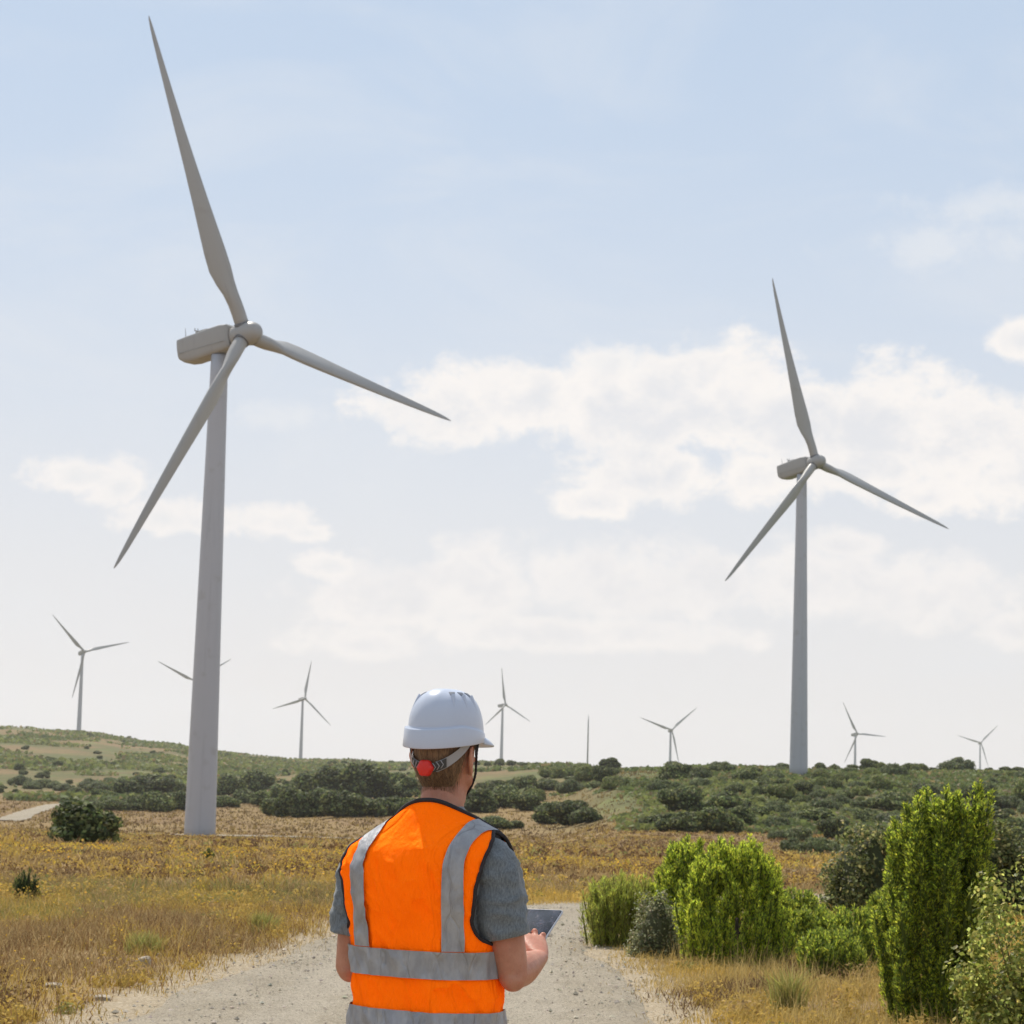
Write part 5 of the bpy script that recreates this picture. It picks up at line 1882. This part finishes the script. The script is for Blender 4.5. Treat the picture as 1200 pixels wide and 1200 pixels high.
    t.put(b.inputs['Base Color'], t.mix(t.math('MULTIPLY', n3, .25), c, (.15, .17, .19)))
    b.inputs['Roughness'].default_value = .9; b.inputs['Specular IOR Level'].default_value = .15; b.inputs['Sheen Weight'].default_value = .25
    bump(t, b, t.math('MULTIPLY_ADD', n, .15, t.noise(tc, 28, 4)), .5, .01)
    M['tshirt'] = m
    M['black_cloth'] = simple('black_cloth', (.022, .018, .020), .8, .3, 60, .3, 300, .002)
    M['trousers'] = simple('trousers', (.035, .045, .075), .9, .25, 20, .4, 90, .006)
    m, t, b = new_mat('hair')
    tc = t.n('ShaderNodeTexCoord').outputs['Object']
    n = t.noise(t.scale(tc, (1, 1, .12)), 260, 3, .7); n2 = t.noise(tc, 30, 3)
    c = t.mix(t.ramp(n, .35, .65), (.10, .052, .026), (.27, .155, .075))
    t.put(b.inputs['Base Color'], t.mix(t.math('MULTIPLY', t.ramp(n2, .5, .7), .4), c, (.33, .20, .11)))
    b.inputs['Roughness'].default_value = .5
    bump(t, b, n, .8, .003)
    M['hair'] = m
    m = simple('helmet', (.53, .575, .68), .28, .02, 3, .05, 200, .001); M['helmet'] = m
    M['vent_dark'] = simple('vent_dark', (.055, .06, .065), .5)
    M['vent_slot'] = simple('vent_slot', (.13, .145, .18), .5)
    M['eye_white'] = simple('eye_white', (.7, .68, .65), .2)
    M['strap'] = simple('strap', (.36, .36, .37), .5, .08)
    M['red'] = simple('red', (.70, .022, .012), .4, .05)
    M['alu'] = simple('alu', (.45, .45, .47), .35, .03, metal=.8)
    m, t, b = new_mat('screen')
    tc = t.n('ShaderNodeTexCoord').outputs['Object']
    n = t.noise(tc, 30, 4, .65); n2 = t.noise(tc, 55, 3, .6)
    c = t.mix(t.ramp(n, .45, .65), (.006, .007, .012), (.045, .047, .07))
    t.put(b.inputs['Base Color'], t.mix(t.math('MULTIPLY', t.ramp(n2, .55, .7), .6), c, (.12, .10, .115)))  # paler blotches imitate reflections in the dark glass, painted into its colour
    b.inputs['Roughness'].default_value = .22
    M['screen'] = m
    return M


# ------------------------------------------------------------------ sky, sun, haze
SUN_EL, SUN_AZ = R(55), R(-22)      # azimuth from the view direction, negative = left


def build_light():
    w = bpy.data.worlds.new('World'); SC.world = w
    w.use_nodes = True
    t = NT(w.node_tree)
    bg = w.node_tree.nodes['Background']
    sky = t.n('ShaderNodeTexSky', sky_type='NISHITA')
    sky.sun_disc = False
    sky.sun_elevation = SUN_EL
    sky.sun_rotation = SUN_AZ
    sky.altitude = 900
    sky.air_density = 1.0; sky.dust_density = 1.6; sky.ozone_density = 1.4
    d = t.n('ShaderNodeTexCoord').outputs['Generated']
    sp = t.n('ShaderNodeSeparateXYZ'); t.l(d, sp.inputs[0])
    az = t.math('ARCTAN2', sp.outputs[0], sp.outputs[1])
    el = t.math('ARCSINE', sp.outputs[2])
    cb = t.n('ShaderNodeCombineXYZ'); t.l(az, cb.inputs[0]); t.l(el, cb.inputs[1])
    K = SKY_K
    # thin summer haze whitens the lower sky
    hz = t.math('POWER', t.math('SUBTRACT', 1.0, t.ramp(sp.outputs[2], -.02, .42), clamp=True), 1.6)
    c = t.mix(t.math('MULTIPLY', hz, .95), t.mix(.75, sky.outputs[0], tuple(K * x for x in (.60, .72, .87))), tuple(K * x for x in (.85, .82, .808)))
    # high thin veil
    veil = t.noise(t.scale(cb.outputs[0], (1, 2.6, 1)), 5.5, 6, .6, .6)
    c = t.mix(t.math('MULTIPLY', t.ramp(veil, .42, .72), .34), c, tuple(K * x for x in (.80, .82, .85)))

    def clouds(blobs, nsc, namp, lo, hi, op, bright, grey, c, seed):
        F = None
        for (px, py, rx, ry) in blobs:
            v = ray(px, py)
            a0, e0 = math.atan2(v[0], v[1]), math.asin(v[2])
            dx = t.math('MULTIPLY', t.math('SUBTRACT', az, a0), F_PX / rx)
            dy = t.math('MULTIPLY', t.math('SUBTRACT', el, e0), F_PX / ry)
            # flatter below
            dy = t.math('MULTIPLY', dy, t.math('ADD', 1.0, t.math('MULTIPLY', t.math('LESS_THAN', dy, 0.0), .35)))
            q = t.math('SUBTRACT', 1.0, t.math('SQRT', t.math('ADD', t.math('MULTIPLY', dx, dx), t.math('MULTIPLY', dy, dy))))
            F = q if F is None else t.math('MAXIMUM', F, q)
        off = t.n('ShaderNodeVectorMath', operation='ADD'); t.l(cb.outputs[0], off.inputs[0]); off.inputs[1].default_value = (seed, seed * .7, seed * 1.3)
        sv = t.scale(off.outputs[0], (1, 1.2, 1))
        n = t.noise(sv, nsc, 12, .66, .15)
        # cauliflower puffs: warped rounded cells at two sizes
        wn = t.n('ShaderNodeTexNoise'); t.l(sv, wn.inputs['Vector']); wn.inputs['Scale'].default_value = nsc * 1.4; wn.inputs['Detail'].default_value = 3
        wp = t.n('ShaderNodeVectorMath', operation='MULTIPLY_ADD'); t.l(wn.outputs['Color'], wp.inputs[0]); wp.inputs[1].default_value = (.022, .022, 0); t.l(sv, wp.inputs[2])
        pf = 0.0
        for sc_, w_p in ((nsc * .9, .62), (nsc * 2.3, .38)):
            vo = t.n('ShaderNodeTexVoronoi', feature='SMOOTH_F1'); vo.voronoi_dimensions = '2D'
            t.l(wp.outputs[0], vo.inputs['Vector']); vo.inputs['Scale'].default_value = sc_; vo.inputs['Smoothness'].default_value = .35
            pf = t.math('MULTIPLY_ADD', t.math('SUBTRACT', .5, vo.outputs['Distance']), w_p, pf)
        G = t.math('ADD', F, t.math('MULTIPLY', t.math('SUBTRACT', n, .5), namp))
        G = t.math('MULTIPLY_ADD', pf, .60, G)
        al = t.math('MULTIPLY', t.ramp(G, lo, hi), op)
        n2 = t.noise(sv, nsc * .8, 6, .6, .3)
        body = t.ramp(t.math('ADD', G, t.math('MULTIPLY', t.math('SUBTRACT', n2, .5), 1.6)), .25, 1.25)
        cc = t.mix(body, tuple(K * x for x in bright), tuple(K * x for x in grey))
        return t.mix(al, c, cc)
    # low far bank, then main cumulus, then small ones
    c = clouds([(450, 705, 130, 62), (560, 690, 120, 66), (700, 690, 150, 66), (820, 690, 130, 66), (950, 690, 150, 66), (1080, 700, 130, 62), (1190, 740, 60, 30), (420, 755, 120, 30), (650, 745, 300, 34), (990, 640, 60, 26)], 36, 1.75, -.04, .66, .64, (.985, .938, .90), (.835, .82, .825), c, 3.0)
    c = clouds([(520, 485, 100, 62), (610, 470, 110, 62), (720, 480, 130, 80), (820, 480, 140, 90), (760, 560, 130, 52), (930, 500, 130, 86), (1030, 490, 110, 84), (1130, 520, 110, 84), (1200, 560, 90, 60), (700, 590, 60, 30), (1212, 402, 60, 34), (1010, 560, 90, 50), (880, 560, 80, 48), (1090, 585, 70, 34)], 36, 1.75, -.07, .50, .90, (.985, .94, .90), (.80, .805, .83), c, 7.7)
    c = clouds([(90, 560, 70, 30), (140, 570, 60, 36), (190, 605, 60, 34), (250, 612, 60, 26), (320, 612, 66, 30), (360, 625, 36, 18), (380, 665, 46, 22)], 46, 1.7, -.04, .62, .8, (.975, .93, .895), (.85, .845, .845), c, 12.4)
    c = clouds([(1110, 292, 170, 46), (340, 490, 90, 36), (1150, 240, 140, 40), (700, 425, 110, 30)], 30, 2.6, .25, 1.2, .42, (.92, .91, .90), (.88, .88, .88), c, 21.0)
    t.l(c, bg.inputs['Color'])
    bg.inputs['Strength'].default_value = SKY_S
    sd = bpy.data.lights.new('sun', 'SUN'); so = bpy.data.objects.new('sun', sd); COL.objects.link(so)
    sd.energy = SUN_E; sd.angle = R(.53); sd.color = (1, .93, .82)
    v = Vector((math.sin(SUN_AZ) * math.cos(SUN_EL), math.cos(SUN_AZ) * math.cos(SUN_EL), math.sin(SUN_EL)))
    so.rotation_euler = v.to_track_quat('Z', 'Y').to_euler()
    so.location = (0, 0, 60)


def build_haze():
    mb = MB(); mb.box((-11500, -300, -37), (11500, 4750, 128))
    m = bpy.data.materials.new('haze'); m.use_nodes = True
    nt = m.node_tree
    nt.nodes.remove(nt.nodes['Principled BSDF'])
    v = nt.nodes.new('ShaderNodeVolumePrincipled')
    v.inputs['Color'].default_value = (.98, .98, .99, 1)
    v.inputs['Density'].default_value = HAZE
    v.inputs['Anisotropy'].default_value = .45
    nt.links.new(v.outputs[0], nt.nodes['Material Output'].inputs['Volume'])
    o = link('haze', mb.mesh('haze', m, smooth=False))
    tag(o, 'thin summer haze over the far hills', 'haze', kind='stuff')
    o.visible_shadow = True


SKY_S, SKY_K, SUN_E, HAZE = .10, 10.0, 4.5, 6e-5


def main():
    M = make_materials()
    make_camera()
    build_light()
    build_ground(M)
    build_gravel(M)
    build_grass(M)
    build_scrub(M)
    build_turbines(M)
    build_shrubs(M)
    build_person(M)
    if HAZE > 0:
        build_haze()
    SC.render.engine = 'CYCLES'
    SC.cycles.use_denoising = True
    SC.cycles.denoiser = 'OPENIMAGEDENOISE'
    SC.cycles.denoising_input_passes = 'RGB_ALBEDO_NORMAL'
    SC.cycles.max_bounces = 8
    SC.cycles.transmission_bounces = 4
    SC.cycles.volume_bounces = 1
    SC.cycles.use_adaptive_sampling = True
    SC.cycles.adaptive_threshold = .012
    SC.cycles.caustics_reflective = SC.cycles.caustics_refractive = False
    SC.view_settings.view_transform = 'Standard'
    SC.view_settings.look = 'None'
    SC.view_settings.exposure = 0
    SC.view_settings.gamma = 1


main()
